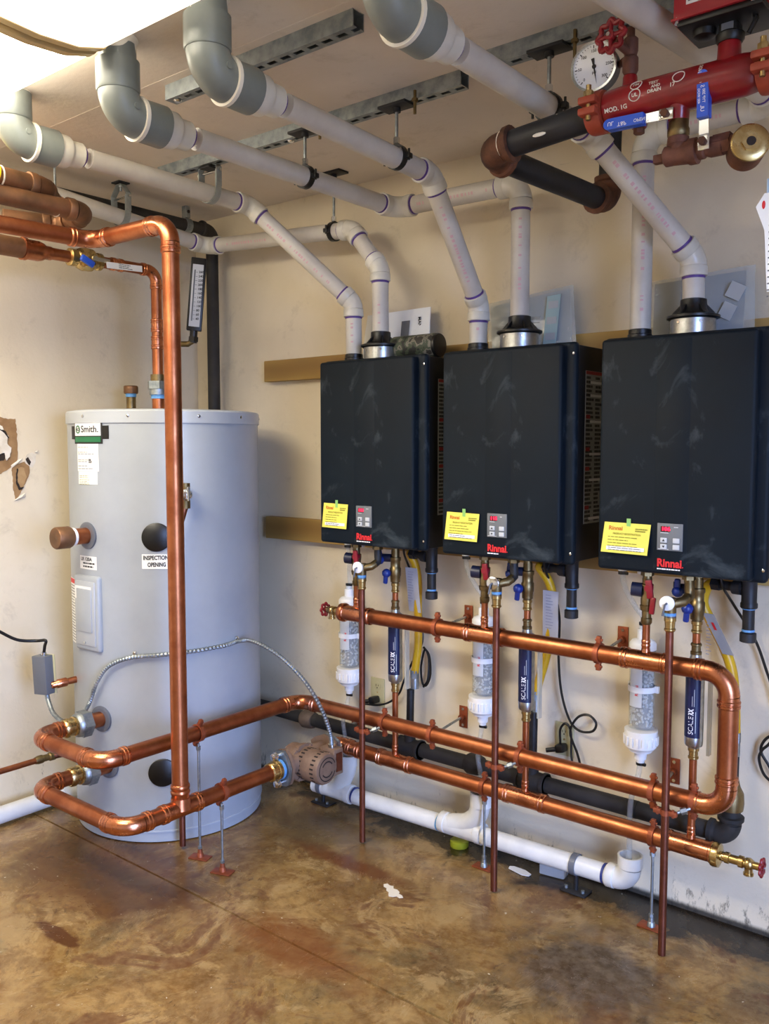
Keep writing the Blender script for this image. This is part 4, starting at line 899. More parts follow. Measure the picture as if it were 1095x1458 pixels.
# ------------------------------------------------------------------ brackets, clamps, stands
BR = ((1.545, .837, 'upper manifold under the middle of the left gap'), (2.145, .837, 'upper manifold left of the right heater'), (1.525, .456, 'middle pipe below the left gap'), (2.325, .440, 'middle pipe at the right end'))
BL = ('wall bracket with copper plate holding the upper manifold between left and middle heaters', 'wall bracket with copper plate holding the upper manifold at the right heater', 'wall bracket with copper plate holding the middle pipe, the left one', 'wall bracket with copper plate holding the middle pipe near its right elbow')
for (x, z, _), lab in zip(BR, BL):
    t = thing('pipe_bracket', lab, 'bracket', (x, 0, z), 'pipe wall brackets')
    xp = x-.014
    MB().box((xp, -.003, z), (.036, .004, .082), bev=.0015).build('wall_plate', COPPER_P, t)
    for s in (-.03, .03): MB().cyl((xp, -.004, z+s), (xp, -.008, z+s), .0055, 10).build('plate_screw', CHROME, t)
    MB().cyl((xp, -.004, z), (xp, -.024, z), .011, 12).hexn((xp, -.012, z), (xp, -.022, z), .011).build('socket', COPPER_P, t)
    MB().cyl((xp, -.02, z), (x+.012, UY+r2, z-.002), .0048, 10).build('threaded_rod', STEEL, t)
    ring_clamp(t, (x+.012, UY, z if z > .6 else .4545), (1, 0, 0), r2*1.02, (0, 0, 1))
for i, x in enumerate(DX):
    t = thing('tube_clamp', 'pair of copper clamps tying the %s drop tube to the middle pipe' % PLACE[i], 'clamp', (x, -.26, MZ), 'drop tube clamps')
    ring_clamp(t, (x+.062, UY, MZ), (1, 0, 0), r2*1.02, (0, 0, 1)); ring_clamp(t, (x, -.29, MZ-.030), (0, 0, 1), rt*1.05, (1, 0, 0))
    MB().cyl((x+.024, -.288, MZ-.030), (x+.062, UY-r2-.002, MZ-.012), .0045, 8).hexn((x+.040, -.2785, MZ-.022), (x+.054, -.271, MZ-.016), .0095).build('link_bolt', STEEL, t)
t = thing('pipe_bracket', 'small dark steel bracket on the wall beside the left drop tube', 'bracket', (.985, 0, .31)); 
MB().box((.985, -.004, .32), (.05, .006, .05), bev=.001).build('wall_plate', COPPER_P, t); MB().cyl((.985, -.004, .325), (.985, -.06, .325), .008, 10).build('stud', STEEL, t)
for c, d, zt, lab in (((.890, -.745), (0, 1, 0), .456, 'floor stand under the middle copper leg beside the tank'), ((1.034, -.765), (0, 1, 0), .285, 'floor stand under the low copper leg in front of the tank'), ((1.713, LY), (1, 0, 0), LZ, 'floor stand under the low manifold beside the middle drop tube'), ((2.314, LY), (1, 0, 0), LZ-.002, 'floor stand under the low manifold beside the right drop tube')):
    t = thing('floor_stand', lab, 'stand', (c[0], c[1], 0), 'threaded rod floor stands')
    MB().box((c[0], c[1], .003), (.075, .042, .005), Matrix.Rotation(R(20 if c[1] < -.5 else 0), 3, 'Z'), .0015).build('base_plate', COPPER_P, t)
    MB().lathe((c[0], c[1], .004), (0, 0, 1), [(0, .013), (.014, .011), (.016, .009), (.03, .008)], 12).build('rod_socket', COPPER_P if c[1] < -.5 else STEEL, t)
    MB().cyl((c[0], c[1], .01), (c[0], c[1], zt-r2-.012), .0045, 10).hexn((c[0], c[1], .035), (c[0], c[1], .044), .008).hexn((c[0], c[1], zt-r2-.035), (c[0], c[1], zt-r2-.022), .0085).build('threaded_rod', STEEL, t)
    ring_clamp(t, (c[0], c[1], zt), d, r2*1.02, (0, 0, 1)) if d[0] else ring_clamp(t, (c[0], c[1], zt), d, r2*1.02, (.35, 0, 1))
# ------------------------------------------------------------------ vent pipes
rv = .0302
def grey_start(root, x, y, z, splat=True):
    """grey conduit out of the ceiling, 90 degree bend to +y, white reducer"""
    b = MB(); b.cyl((x, y, z+.05), (x, y, Z1+.01), .0465, 28); b.build('grey_conduit', PVC_G, root)
    b = MB(); b.lathe((x, y, z+.05), (0, 0, 1), [(0, .052), (.004, .0545), (.075, .0545), (.078, .0475)], 30)
    pts, t = arcpts((x, y, z), (0, 0, -1), (0, 1, 0), .056, 12); b.tube(pts, .0505, 30)
    b.lathe(pts[-1], (0, 1, 0), [(-.008, .0505), (-.006, .0565), (.002, .0565), (.005, .0535), (.075, .0545), (.078, .049)], 30)
    b.build('grey_bend', PVC_G, root)
    b = MB(); b.hollow((x, pts[-1].y-.008, z), (x, pts[-1].y+.002, z), .0572, .05, 30); b.build('seam_ring', SPLAT, root)
    for s in (1,): MB().lathe((x+.046, y+.02, z+.012), (1, 0, .0), [(0, .009), (.007, .008)], 14).build('moulding_boss', PVC_G, root)
    ye = pts[-1].y
    MB().lathe((x, ye+.074, z), (0, 1, 0), [(0, .0485), (.036, .0485), (.040, .046), (.046, .0405), (.052, .0385), (.085, .0385), (.088, .036)], 28).build('white_reducer', PVC_F, root)
    MB().lathe((x, ye+.161, z), (0, 1, 0), [(0, rv*1.06), (.008, rv*1.04)], 24).build('primer_ring', PURPLE, root)
    rnd = random.Random(int(x*100)); b = MB(); n = 40
    vs = []
    ph = [rnd.uniform(0, 6.28) for _ in range(6)]
    for i in range(n):
        a = 2*pi*i/n; wv_ = sum(sin((k+2)*a+ph[k])/(k+2) for k in range(6)); dr_ = .004+.016*max(0, wv_+.35)+(.022 if i % 13 == 4 else 0)
        for r, zz in ((.051+.004*abs(wv_), Z1-.0012), (.0475, Z1-.010), (.0472, Z1-.012-dr_)): vs.append((x+r*cos(a), y+r*sin(a), zz))
    b.add(vs, [(3*i+k, 3*((i+1) % n)+k, 3*((i+1) % n)+k+1, 3*i+k+1) for i in range(n) for k in (0, 1)]); b.build('paint_collar', SPLAT, root)
    return V((x, ye+.10, z))
def stamp(root, a, b, side, s=('ZURN 4 PVC SCH 40 DWV',), h=.012):
    """the red print line along a pipe: small dashes"""
    a = V(a); b = V(b); d = (b-a).normalized(); side = V(side); n_ = (side-d*side.dot(d)).normalized(); w_ = d.cross(n_); mb = MB(); rnd = random.Random(int(a.x*997)); L = (b-a).length; x = .02
    while x < L-.03:
        l = rnd.uniform(.004, .010); c = a+d*x
        vs = []
        for th in (-.16, .0, .16): 
            vs += [c+(n_*cos(th)+w_*sin(th))*(rv+.0005), c+d*l+(n_*cos(th)+w_*sin(th))*(rv+.0005)]
        if rnd.random() < .62: mb.add(vs, [(0, 1, 3, 2), (2, 3, 5, 4)])
        x += l+rnd.uniform(.002, .009)
    mb.build('pipe_print', STAMP, root, kind='stuff')
VW = V((.45, -.85, -.25))
def vent(name_label, x, z, rest, y=-1.32, sp=None):
    t = thing('vent_pipe', name_label, 'vent pipe', (x, y, z), 'white plastic vent pipes')
    s = grey_start(t, x, y, z)
    P = [s+V((0, .09, 0))]+[V(p) for p in rest]
    run(t, P, rv, 'pvc', Rb=.052)
    for i in (sp or []): stamp(t, P[i]+(P[i+1]-P[i])*.16, P[i]+(P[i+1]-P[i])*.84, VW)
    return t
ZT = HB+HH
v1 = vent('white vent pipe from the leftmost grey elbow down to the left heater', .812, 2.357, [(.812, -.405, 2.352), (1.118, -.17, 1.992), (1.121, -.17, ZT+.012)], sp=[1, 2])
v2 = vent('white vent pipe from the second grey elbow over to the middle heater exhaust', 1.334, 2.305, [(1.334, -.19, 2.298), (1.842, -.19, 2.292), (1.842, -.19, ZT+.08)], sp=[1, 2])
v3 = vent('white vent pipe from the third grey elbow down to the middle heater intake', 1.683, 2.312, [(1.683, -.46, 2.286), (1.674, -.17, 1.925), (1.672, -.17, ZT+.012)], sp=[1, 2])
v4 = vent('white vent pipe from the fourth grey elbow past the black pipe to the right heater', 2.205, 2.303, [(2.20, -.44, 2.30), (2.391, -.17, 1.99), (2.394, -.17, ZT+.08)], sp=[1])
t = thing('vent_pipe', 'white vent pipe from the left heater exhaust along the back wall into the corner', 'vent pipe', (1.25, -.17, ZT), 'white plastic vent pipes')
P = [V(p) for p in ((1.25, -.17, ZT+.08), (1.247, -.17, 2.105), (1.115, -.17, 2.262), (.286, -.17, 2.315), (.31, -1.9, 2.50))]
P[-1] = V((.305, -1.85, 2.46)); run(t, P, rv, 'pvc', Rb=.052); stamp(t, P[2]+(P[3]-P[2])*.35, P[2]+(P[3]-P[2])*.86, VW); stamp(t, P[0]+V((0, 0, .03)), P[0]+(P[1]-P[0])*.8, VW)
t = thing('vent_pipe', 'white vent pipe rising from the right heater intake and turning to the right edge', 'vent pipe', (2.238, -.17, ZT), 'white plastic vent pipes')
P = [V(p) for p in ((2.238, -.17, ZT+.012), (2.238, -.17, 2.36), (2.60, -.17, 2.368), (2.44, -1.35, 2.385))]
run(t, P, rv, 'pvc', Rb=.052); stamp(t, P[0]+V((0, 0, .05)), P[0]+(P[1]-P[0])*.85, VW); stamp(t, P[1]+(P[2]-P[1])*.3, P[1]+(P[2]-P[1])*.75, VW)
# ------------------------------------------------------------------ strut channels and hangers
def strut(x0, x1, y, lab):
    t = thing('strut_channel', lab, 'channel', ((x0+x1)/2, y, Z1), 'slotted steel strut channels')
    h, w_ = .041, .041; zb = Z1-h
    b = MB(); b.box(((x0+x1)/2, y-w_/2+.0013, Z1-h/2), (x1-x0, .0026, h)); b.box(((x0+x1)/2, y+w_/2-.0013, Z1-h/2), (x1-x0, .0026, h))
    b.box(((x0+x1)/2, y-w_/2+.0068, zb+.0013), (x1-x0, .0135, .0026)); b.box(((x0+x1)/2, y+w_/2-.0068, zb+.0013), (x1-x0, .0135, .0026))
    x = x0
    while x < x1: 
        e = min(x+.019, x1); b.box(((x+e)/2, y, zb+.0013), (e-x, .0146, .0026)); x += .048
    b.box(((x0+x1)/2, y, Z1-.0012), (x1-x0, w_-.006, .002)); b.build('channel', STEEL, t)
    for x in (x0+.03, (x0+x1)/2): MB().lathe((x, y, zb-.002), (0, 0, -1), [(-.004, .012), (0, .012), (.004, .008)], 14).build('mounting_screw', CHROME, t)
strut(1.19, 1.90, -1.045, 'slotted steel strut on the ceiling nearest the light')
strut(.56, 1.905, -.605, 'long slotted steel strut on the ceiling above three vent pipes')
strut(2.02, 3.1, -.66, 'slotted steel strut on the ceiling at the right behind the gauge')
def cushion(x, y, z, d, ztop, lab, plate=True, stub=True):
    t = thing('pipe_hanger', lab, 'hanger', (x, y, ztop), 'rod hangers with black ring clamps'); d = V(d).normalized()
    if plate: MB().box((x, y, ztop-.004), (.10, .055, .008), bev=.001).cyl((x, y, ztop-.004), (x, y, ztop-.02), .012, 12).build('top_plate', IRON, t)
    MB().cyl((x, y, ztop-.005), (x, y, z+.045), .005, 10).build('rod', STEEL, t)
    MB().hexn((x, y, z+.038), (x, y, z+.055), .0095).build('nut', CHROME, t)
    b = MB(); b.hollow((V((x, y, z))-d*.009), (V((x, y, z))+d*.009), rv*1.2, rv*1.01, 26)
    sd = V((0, 0, 1)).cross(d).normalized(); 
    for s in (1, -1): b.box(V((x, y, z))+sd*s*(rv*1.2+.008)+V((0, 0, .004*s)), (.016, .02, .016), Matrix((sd, d, (0, 0, 1))).transposed(), .003).cyl(V((x, y, z))+sd*s*(rv*1.2+.009)-V((0, 0, .016)), V((x, y, z))+sd*s*(rv*1.2+.009)+V((0, 0, .016)), .0035, 8)
    b.cyl((x, y, z+rv*1.15), (x, y, z+.042), .008, 10); b.build('ring_clamp', BLACK, t)
    if stub: MB().cyl((x+.075, y-.012, ztop+.02), (x+.075, y-.012, ztop-.045), .0045, 8).hexn((x+.075, y-.012, ztop-.002), (x+.075, y-.012, ztop-.010), .009).build('spare_rod', BRASS_D, t)
ZS = Z1-.043
cushion(1.334, -.645, 2.302, (0, 1, 0), ZS, 'black ring hanger on the second vent pipe from the left')
cushion(1.683, -.625, 2.297, (0, 1, -.03), ZS, 'black ring hanger on the third vent pipe, under the long strut')
cushion(2.202, -.672, 2.301, (0, 1, 0), ZS, 'black ring hanger on the vent pipe left of the gauge')
cushion(1.022, -.17, 2.268, (1, 0, -.06), Z1, 'black ring hanger on the vent pipe along the back wall', True, False)
def clevis(x, y, z, r, d, lab, ztop=Z1):
    t = thing('clevis_hanger', lab, 'hanger', (x, y, ztop), 'steel clevis hangers'); d = V(d).normalized(); s = V((0, 0, 1)).cross(d).normalized(); c = V((x, y, z))
    def strap(P, w_, th):
        b = MB()
        for p, q in zip(P[:-1], P[1:]):
            e = (q-p).normalized(); nn_ = d.cross(e).normalized(); b.box((p+q)/2, (w_, th, (q-p).length+th*.7), Matrix((d, nn_, e)).transposed())
        return b
    strap([c+s*(r+.002)+V((0, 0, r+.02))]+[c+s*(r+.002)*cos(a)-V((0, 0, (r+.002)*sin(a))) for a in [pi*k/14 for k in range(15)]]+[c-s*(r+.002)+V((0, 0, r+.02))], .026, .003).build('cradle', STRAPM, t)
    strap([c+s*(r+.0055)+V((0, 0, r*.2)), c+s*(r+.0055)+V((0, 0, r+.03)), c+s*.014+V((0, 0, r+.068)), c-s*.014+V((0, 0, r+.068)), c-s*(r+.0055)+V((0, 0, r+.03)), c-s*(r+.0055)+V((0, 0, r*.2))], .024, .003).build('yoke', STRAPM, t)
    MB().cyl(c+s*(r+.016)+V((0, 0, r+.018)), c-s*(r+.016)+V((0, 0, r+.018)), .0045, 10).hexn(c+s*(r+.016)+V((0, 0, r+.018)), c+s*(r+.008)+V((0, 0, r+.018)), .009).build('cross_bolt', CHROME, t)
    MB().cyl(c+V((0, 0, r+.045)), (x, y, ztop), .005, 10).hexn(c+V((0, 0, r+.074)), c+V((0, 0, r+.084)), .009).hexn(c+V((0, 0, r+.06)), c+V((0, 0, r+.068)), .009).build('rod', STEEL, t)
    MB().box((x, y, ztop-.003), (.05, .05, .005)).build('top_plate', IRON, t)
clevis(.812, -.59, 2.366, .043, (0, 1, 0), 'steel clevis hanger around the leftmost vent pipe', ZS)
clevis(.291, -.60, 2.365, .043, (0, 1, 0), 'steel clevis hanger on the vent pipe by the left wall')
t = thing('pipe_hanger', 'plain steel rod hanger dropping to the old pipe at the left', 'hanger', (.30, -.885, Z1)); MB().cyl((.30, -.885, Z1), (.30, -.885, 2.33), .0045, 8).build('rod', STEEL, t); MB().hollow((.292, -.889, 2.30), (.308, -.881, 2.30), .036, .0315, 20).build('ring_clamp', COPPER_O, t)
t = thing('strap_hanger', 'perforated steel strap holding the black pipe in the corner', 'hanger', (.21, -.22, Z1)); MB().hollow((.21, -.235, 2.4055), (.21, -.205, 2.4055), .031, .0285, 22).build('strap_loop', STEEL, t)
MB().box((.21, -.22, 2.462), (.030, .022, .05), bev=.001).build('strap_tab', STEEL, t); MB().cyl((.226, -.22, 2.462), (.229, -.22, 2.462), .007, 12).build('strap_hole', HOLE, t)
# black pipe at the upper left corner of the picture
t = thing('overhead_black_pipe', 'thick dark pipe crossing the top left corner below the light', 'pipe', (.9, -1.86, 2.35)); pipe(t, (.02, -1.87, 2.335), (2.2, -1.87, 2.335), .05, IRON); 
MB().lathe((1.56, -1.87, 2.335), (1, 0, 0), [(0, .052), (.01, .056), (.09, .056), (.1, .052)], 24).build('coupling', IRON, t)
# ------------------------------------------------------------------ fire sprinkler pipe and red manifold
FY, FZ = -.79, 2.197
t = thing('sprinkler_pipe', 'black sprinkler pipe with rusty elbows, right of the ceiling vents', 'pipework', (2.10, FY, FZ)); rf = .0315
run(t, [(2.392, FY, FZ+.012), (2.095, FY, FZ-.012), (2.145, -.20, 2.178), (2.15, -.20, Z1)], rf, 'iron', IRON, RUST, Rb=.048)
b = MB(); b.lathe((2.145, FY, FZ-.006), (1, 0, 0), [(0, rf*1.15), (.012, rf*1.1), (.018, rf*1.02)], 22); b.lathe((2.138, -.27, 2.18), (0, 1, 0), [(0, rf*1.01), (.02, rf*1.12)], 22); b.build('joint_compound', SPLAT, t)
rnd = random.Random(2)
for (x, y, z, nx_, nz) in ((2.26, FY-.031, FZ-.012, .03, .008), (2.30, FY-.02, FZ+.026, .007, .004), (2.11, -.66, 2.192, .012, .03), (2.125, -.50, 2.20, .005, .012)):
    MB().ball((x, y, z), .01, 2, (nx_*60, .25, nz*60)).build('paint_fleck', SPLAT, t)
b = MB(); b.tube(arcpts((2.095, FY, FZ-.012), (-1, 0, 0), (0, 1, 0), .048, 10)[0][3:7], .0375, 20, cap=False); b.v = [v for v in b.v]; b.f = [f for f in b.f if b.v[f[0]][2] > FZ+.0 and b.v[f[0]][1] < FY+.03]; b.m = [0]*len(b.f); b.build('paint_smear', SPLAT, t)
rm = thing('fire_riser_manifold', 'red cast fire riser manifold with gauge, blue-handled valves and switch, upper right', 'fire riser', (2.57, FY, FZ))
def groove_coupling(x):
    b = MB(); b.lathe((x-.021, FY, FZ+.014), (1, 0, 0), [(0, .036), (.003, .045), (.010, .047), (.032, .047), (.039, .045), (.042, .036)], 28); o = b.build('groove_coupling', ORANGE, rm)
    for s in (-1, 1):
        e = V((x, FY+s*.052, FZ+.014)); b = MB(); b.box(e+V((0, 0, .012)), (.042, .026, .016), bev=.004).box(e+V((0, 0, -.012)), (.042, .026, .016), bev=.004); b.build('bolt_pad', ORANGE, o)
        MB().cyl(e+V((0, 0, -.03)), e+V((0, 0, .045)), .006, 10).hexn(e+V((0, 0, .02)), e+V((0, 0, .032)), .011).build('coupling_bolt', BRASS, o)
groove_coupling(2.394); groove_coupling(2.762)
cz = FZ+.016
MB().lathe((2.414, FY, cz), (1, 0, 0), [(0, .034), (.004, .038), (.05, .041), (.30, .041), (.325, .037), (.328, .034)], 36).build('body', RED, rm)
pipe(rm, (2.74, FY, cz), (3.4, FY, cz+.01), .0375, RED, 'feed_pipe')
def boss(x, s, r, l, name='boss'): MB().lathe((x, FY, cz+s*.03), (0, 0, s), [(0, r*1.25), (.012, r*1.05), (l-.004, r), (l, r*.92)], 24).build(name, RED, rm)
boss(2.467, 1, .0155, .03); boss(2.578, -1, .021, .034); boss(2.49, -1, .017, .026); boss(2.680, 1, .0225, .042)
b = MB().hexn((2.49, FY, cz-.054), (2.49, FY, cz-.068), .012).build('pipe_plug', RUST, rm)
def rtext(s, size, x, th, name, vert=False, bold=.0003):
    vs, fs = text_mesh(s, size, bold); rr = .0417
    if vert: pts = [(x-v[1], FY-rr*cos(th+v[0]/rr), cz+rr*sin(th+v[0]/rr)) for v in vs]
    else: pts = [(x+v[0], FY-rr*cos(th+v[1]/rr), cz+rr*sin(th+v[1]/rr)) for v in vs]
    MB().add(pts, fs).build(name, SPLAT, rm)
rtext('MOD. 1G', .013, 2.425, -.42, 'cast_lettering'); rtext('TEST', .010, 2.525, .45, 'cast_lettering'); rtext('AND', .009, 2.532, .22, 'cast_lettering'); rtext('DRAIN', .010, 2.524, .0, 'cast_lettering'); rtext('17', .012, 2.572, .05, 'cast_lettering'); rtext('MOD', .010, 2.635, .28, 'cast_lettering', True); rtext('UL', .011, 2.489, .02, 'cast_lettering'); rtext('FM', .011, 2.489, .62, 'cast_lettering')
for x, th in ((2.496, .02), (2.496, .62), (2.59, .42)):
    n = 26; b = MB(); b.tube([(x+.0125*cos(2*pi*k/n), FY-.0418*cos(th+.0125*sin(2*pi*k/n)/.0418), cz+.0418*sin(th+.0125*sin(2*pi*k/n)/.0418)) for k in range(n)], .0011, 6, loop=True); b.build('cast_ring', SPLAT, rm)
# gauge
gb = MB(); gb.tube([(2.467, FY, cz+.055), (2.467, FY, 2.335)], .0115, 14); gb.lathe((2.467, FY, 2.275), (0, 0, 1), [(0, .013), (.008, .017), (.035, .017), (.04, .013), (.05, .016), (.075, .016), (.08, .011)], 16); gb.cyl((2.467, FY, 2.345), (2.467, FY, 2.375), .009, 8); gb.build('gauge_valve', BRONZE, rm)
MB().cyl((2.467, FY, 2.32), (2.452, FY-.05, 2.335), .009, 12).build('valve_bonnet', BRONZE, rm)
wheel(rm, (2.446, FY-.055, 2.345), (-.15, -1, .05), .036, REDWHEEL, 'handwheel', 8)
MB().tube([(2.467, FY, 2.315), (2.43, FY+.03, 2.318), (2.385, FY+.04, 2.32)], .008, 12).build('gauge_stem', BRONZE, rm)
gd = V((.10, -1, -.08)).normalized(); gc = V((2.378, FY+.01, 2.318))
g = MB().lathe(gc-gd*.03, gd, [(0, .046), (.002, .050), (.030, .050), (.034, .053), (.038, .053), (.040, .050), (.036, .048), (.034, 0)], 44).build('gauge_case', GREYBOX, rm)
MB().lathe(gc+gd*.004, gd, [(0, .0525), (.0065, .0535), (.0065, .0485), (.001, .0475)], 44, True).build('gauge_bezel', CHROME, g)
MB().lathe(gc+gd*.0055, gd, [(0, .0485), (.0005, .0485)], 40).build('gauge_face', PAPER, g)
gu, gw, _ = frame(gd); gu = V((0, 0, 1)).cross(-gd).normalized()*-1; 
gx = (V((1, 0, 0))-gd*gd.x).normalized(); gz = gd.cross(gx); gz = gz if gz.z > 0 else -gz
b = MB(); gf = gc+gd*.0066
for k in range(31):
    a = R(225-270*k/30); L0 = .039 if k % 5 == 0 else .0425; e = gx*cos(a)+gz*sin(a); s = (gx*-sin(a)+gz*cos(a))*(.0006 if k % 5 else .001)
    b.add([gf+e*L0-s, gf+e*.0455-s, gf+e*.0455+s, gf+e*L0+s], [(0, 1, 2, 3)])
for k, s in enumerate(('0', '50', '100', '150', '200', '250', '300')):
    a = R(225-270*k/6); ptext(b, s, .009, gf+(gx*cos(a)+gz*sin(a))*.0335, gx, gz, .0001, 'CENTER')
ptext(b, 'psi', .009, gf-gz*.012, gx, gz, .0001, 'CENTER'); b.build('gauge_scale', INKD, g)
ne = (gx*.14-gz*1).normalized(); nq = ne.cross(gd); b = MB(); b.add([gf+gd*.001+ne*.040, gf+gd*.001+nq*.0025-ne*.006, gf+gd*.001-ne*.018+nq*.004, gf+gd*.001-ne*.018-nq*.004, gf+gd*.001-nq*.0025-ne*.006], [(0, 1, 2, 3, 4)]); b.lathe(gf, gd, [(0, .005), (.003, .004)], 14); b.build('gauge_needle', INKD, g)
# drain valves
MB().cyl((2.578, FY, cz-.058), (2.578, FY, 2.095), .0175, 18).lathe((2.578, FY, 2.118), (0, 0, 1), [(0, .02), (.004, .023), (.016, .023), (.02, .021), (.034, .021), (.038, .018)], 18).build('ball_valve', BRASS_D, rm)
b = MB(); b.lathe((2.578, FY, 2.118), (0, 0, -1), [(0, .022), (.014, .0235), (.018, .019), (.04, .019)], 20); b.lathe((2.548, FY, 2.083), (1, 0, 0), [(0, .016), (.004, .021), (.02, .021), (.03, .022), (.052, .024), (.056, .027), (.072, .027), (.075, .02)], 20); b.tube([(2.578, FY, 2.10), (2.59, FY, 2.085), (2.61, FY, 2.083)], .021, 16); b.build('tee', BRONZE, rm)
MB().box((2.537, FY, 2.081), (.022, .018, .018), bev=.002).build('pipe_plug', BRONZE, rm)
MB().lathe((2.618, FY, 2.084), (1, 0, 0), [(0, .018), (.004, .021), (.016, .021), (.02, .017), (.03, .021), (.055, .021), (.058, .017), (.075, .017)], 18).hexn((2.655, FY, 2.085), (2.69, FY, 2.086), .022).build('ball_valve', BRONZE, rm)
def handle(pv, dr, L, lab, txts):
    pv = V(pv); dr = V(dr).normalized(); sd = dr.cross(V((0, -1, 0))).normalized(); M = Matrix((dr, V((0, 1, 0)), dr.cross(V((0, 1, 0))))).transposed()
    b = MB(); b.box(pv+V((0, -.012, 0)), (.032, .004, .024), M, .002); b.prism([(.0, -.010), (.022, -.010), (.040, -.0095), (.065, -.0095), (.065, .0095), (.040, .0095), (.022, .010), (0, .010)], pv+V((0, -.012, 0)), dr, sd, .004); h = b.build('lever', CHROME, rm)
    MB().hexn(pv+V((0, -.006, 0)), pv+V((0, -.026, 0)), .0085).build('lever_nut', RUST, h)
    n = 8; poly = [(.048, -.0115), (L-.011, -.0115)]+[(L-.0115+.0115*cos(a), .0115*sin(a)) for a in [-pi/2+pi*k/n for k in range(1, n)]]+[(L-.011, .0115), (.048, .0115)]
    MB().prism(poly, pv+V((0, -.0095, 0)), dr, sd, .010).prism(poly, pv+V((0, -.0215, 0)), dr, sd, .010).build('blue_grip', BLUEH, h)
    b = MB()
    for s, u, w, sz in txts: 
        ptext(b, s, sz, pv+V((0, -.0222, 0))+dr*u+sd*w, -dr if lab == 'l' else dr, -sd if lab == 'l' else sd, .0001)
    b.v = [(x, FY-.0402, z) for x, y, z in b.v]; b.build('grip_lettering', WHITEPRINT, h)
handle((2.562, FY-.018, 2.162), (-1, 0, .035), .138, 'l', (('OPEN', .068, -.003, .010), ('T&P', .105, -.004, .012), ('UL', .128, 0, .012)))
handle((2.643, FY-.018, 2.088), (-.02, 0, 1), .142, 'r', (('UL', .058, 0, .011), ('TYP 200', .075, .003, .008), ('400 WOG', .075, -.007, .007), ('S', .106, 0, .011), ('BRASS', .116, -.004, .006)))
for o in [o for o in bpy.data.objects if o.name.startswith('blue_grip')]: pass
sg = V((.45, -.85, .05)).normalized(); sc_ = V((2.728, FY-.012, 2.068))
MB().lathe(sc_-sg*.05, sg, [(0, .03), (.004, .036), (.06, .037), (.062, .034)], 36).build('test_port', RUST, rm)
MB().lathe(sc_+sg*.008, sg, [(0, .032), (.003, .0375), (.008, .0375), (.010, .035), (.0102, .02), (.0102, .0)], 36).build('port_cap', BRASS, rm)
MB().hexn(sc_+sg*.014, sg*.024+sc_, .019).build('port_hex', BRASS, rm); MB().cyl(sc_+sg*.022, sc_+sg*.0255, .009, 16).build('port_hole', HOLE, rm)
MB().cyl((2.68, FY, 2.084), (2.73, FY, 2.078), .018, 16).build('port_nipple', BRONZE, rm)
# flow switch
b = MB(); b.lathe((2.681, FY, cz+.07), (0, 0, 1), [(0, .024), (.006, .028), (.016, .028), (.02, .024)], 22); b.box((2.681, FY, cz+.090), (.038, .036, .04), bev=.003); b.build('switch_neck', BLACK, rm)
MB().box((2.681, FY-.0185, cz+.092), (.024, .002, .03)).build('switch_plate', GREYBOX, rm)
MB().box((2.676, FY+.005, cz+.112), (.17, .13, .014), bev=.004).lathe((2.632, FY-.01, cz+.107), (0, 0, -1), [(0, .024), (.014, .022), (.02, .012)], 20).build('switch_base', BLACK, rm)
sw = MB().box((2.672, FY+.005, cz+.171), (.175, .135, .105), bev=.004).build('switch_box', REDBOX, rm)
MB().box((2.672, FY+.005, cz+.120), (.181, .141, .004)).build('box_rim', REDBOX, sw)
MB().box((2.640, FY-.064, cz+.151), (.056, .001, .016)).build('box_label', PAPER, sw)
b = MB(); bars(b, (2.616, FY-.0648, cz+.148), (1, 0, 0), (0, 0, 1), 1, .044, .005, .006, 9); b.build('label_print', INK, sw)
for s in (-.08, .07): MB().cyl((2.672+s, FY-.058, cz+.112), (2.672+s, FY-.058, cz+.124), .005, 10).build('cover_screw', CHROME, sw)
MB().tube([(2.73, FY-.01, cz+.114), (2.735, FY-.01, cz+.10), (2.72, FY-.01, cz+.075)], .005, 8).build('switch_cable', BLACK, rm)
# tags hanging at the right edge
t = thing('hanging_tag', 'light blue card tag hanging at the right edge behind the white one', 'tag', (2.77, FY, 2.0)); MB().box((2.806, FY-.022, 1.955), (.075, .0012, .075), bev=.0004).build('card', TAGB, t); MB().cyl((2.81, FY-.02, 1.972), (2.81, FY-.02, 2.17), .0012, 6).build('string', WHITEP, t)
t = thing('hanging_tag', 'white paper tag with red mark hanging at the right edge', 'tag', (2.77, FY, 1.9)); b = MB(); b.prism([(-.052, .068), (-.036, .092), (.03, .092), (.03, -.10), (-.026, -.10), (-.034, .02)], (2.806, FY-.040, 1.868), (1, 0, 0), (0, 0, 1), .001); b.build('card', PAPER, t)
b = MB(); bars(b, (2.780, FY-.0412, 1.92), (1, 0, 0), (0, 0, 1), 14, .05, .0125, .003, 12); b.build('tag_print', INK, t); MB().ball((2.769, FY-.041, 1.938), .007, 2, (.5, .2, 1.2)).build('red_mark', REDP, t); MB().cyl((2.80, FY-.04, 1.955), (2.80, FY-.035, 2.165), .0012, 6).build('string', WHITEP, t)
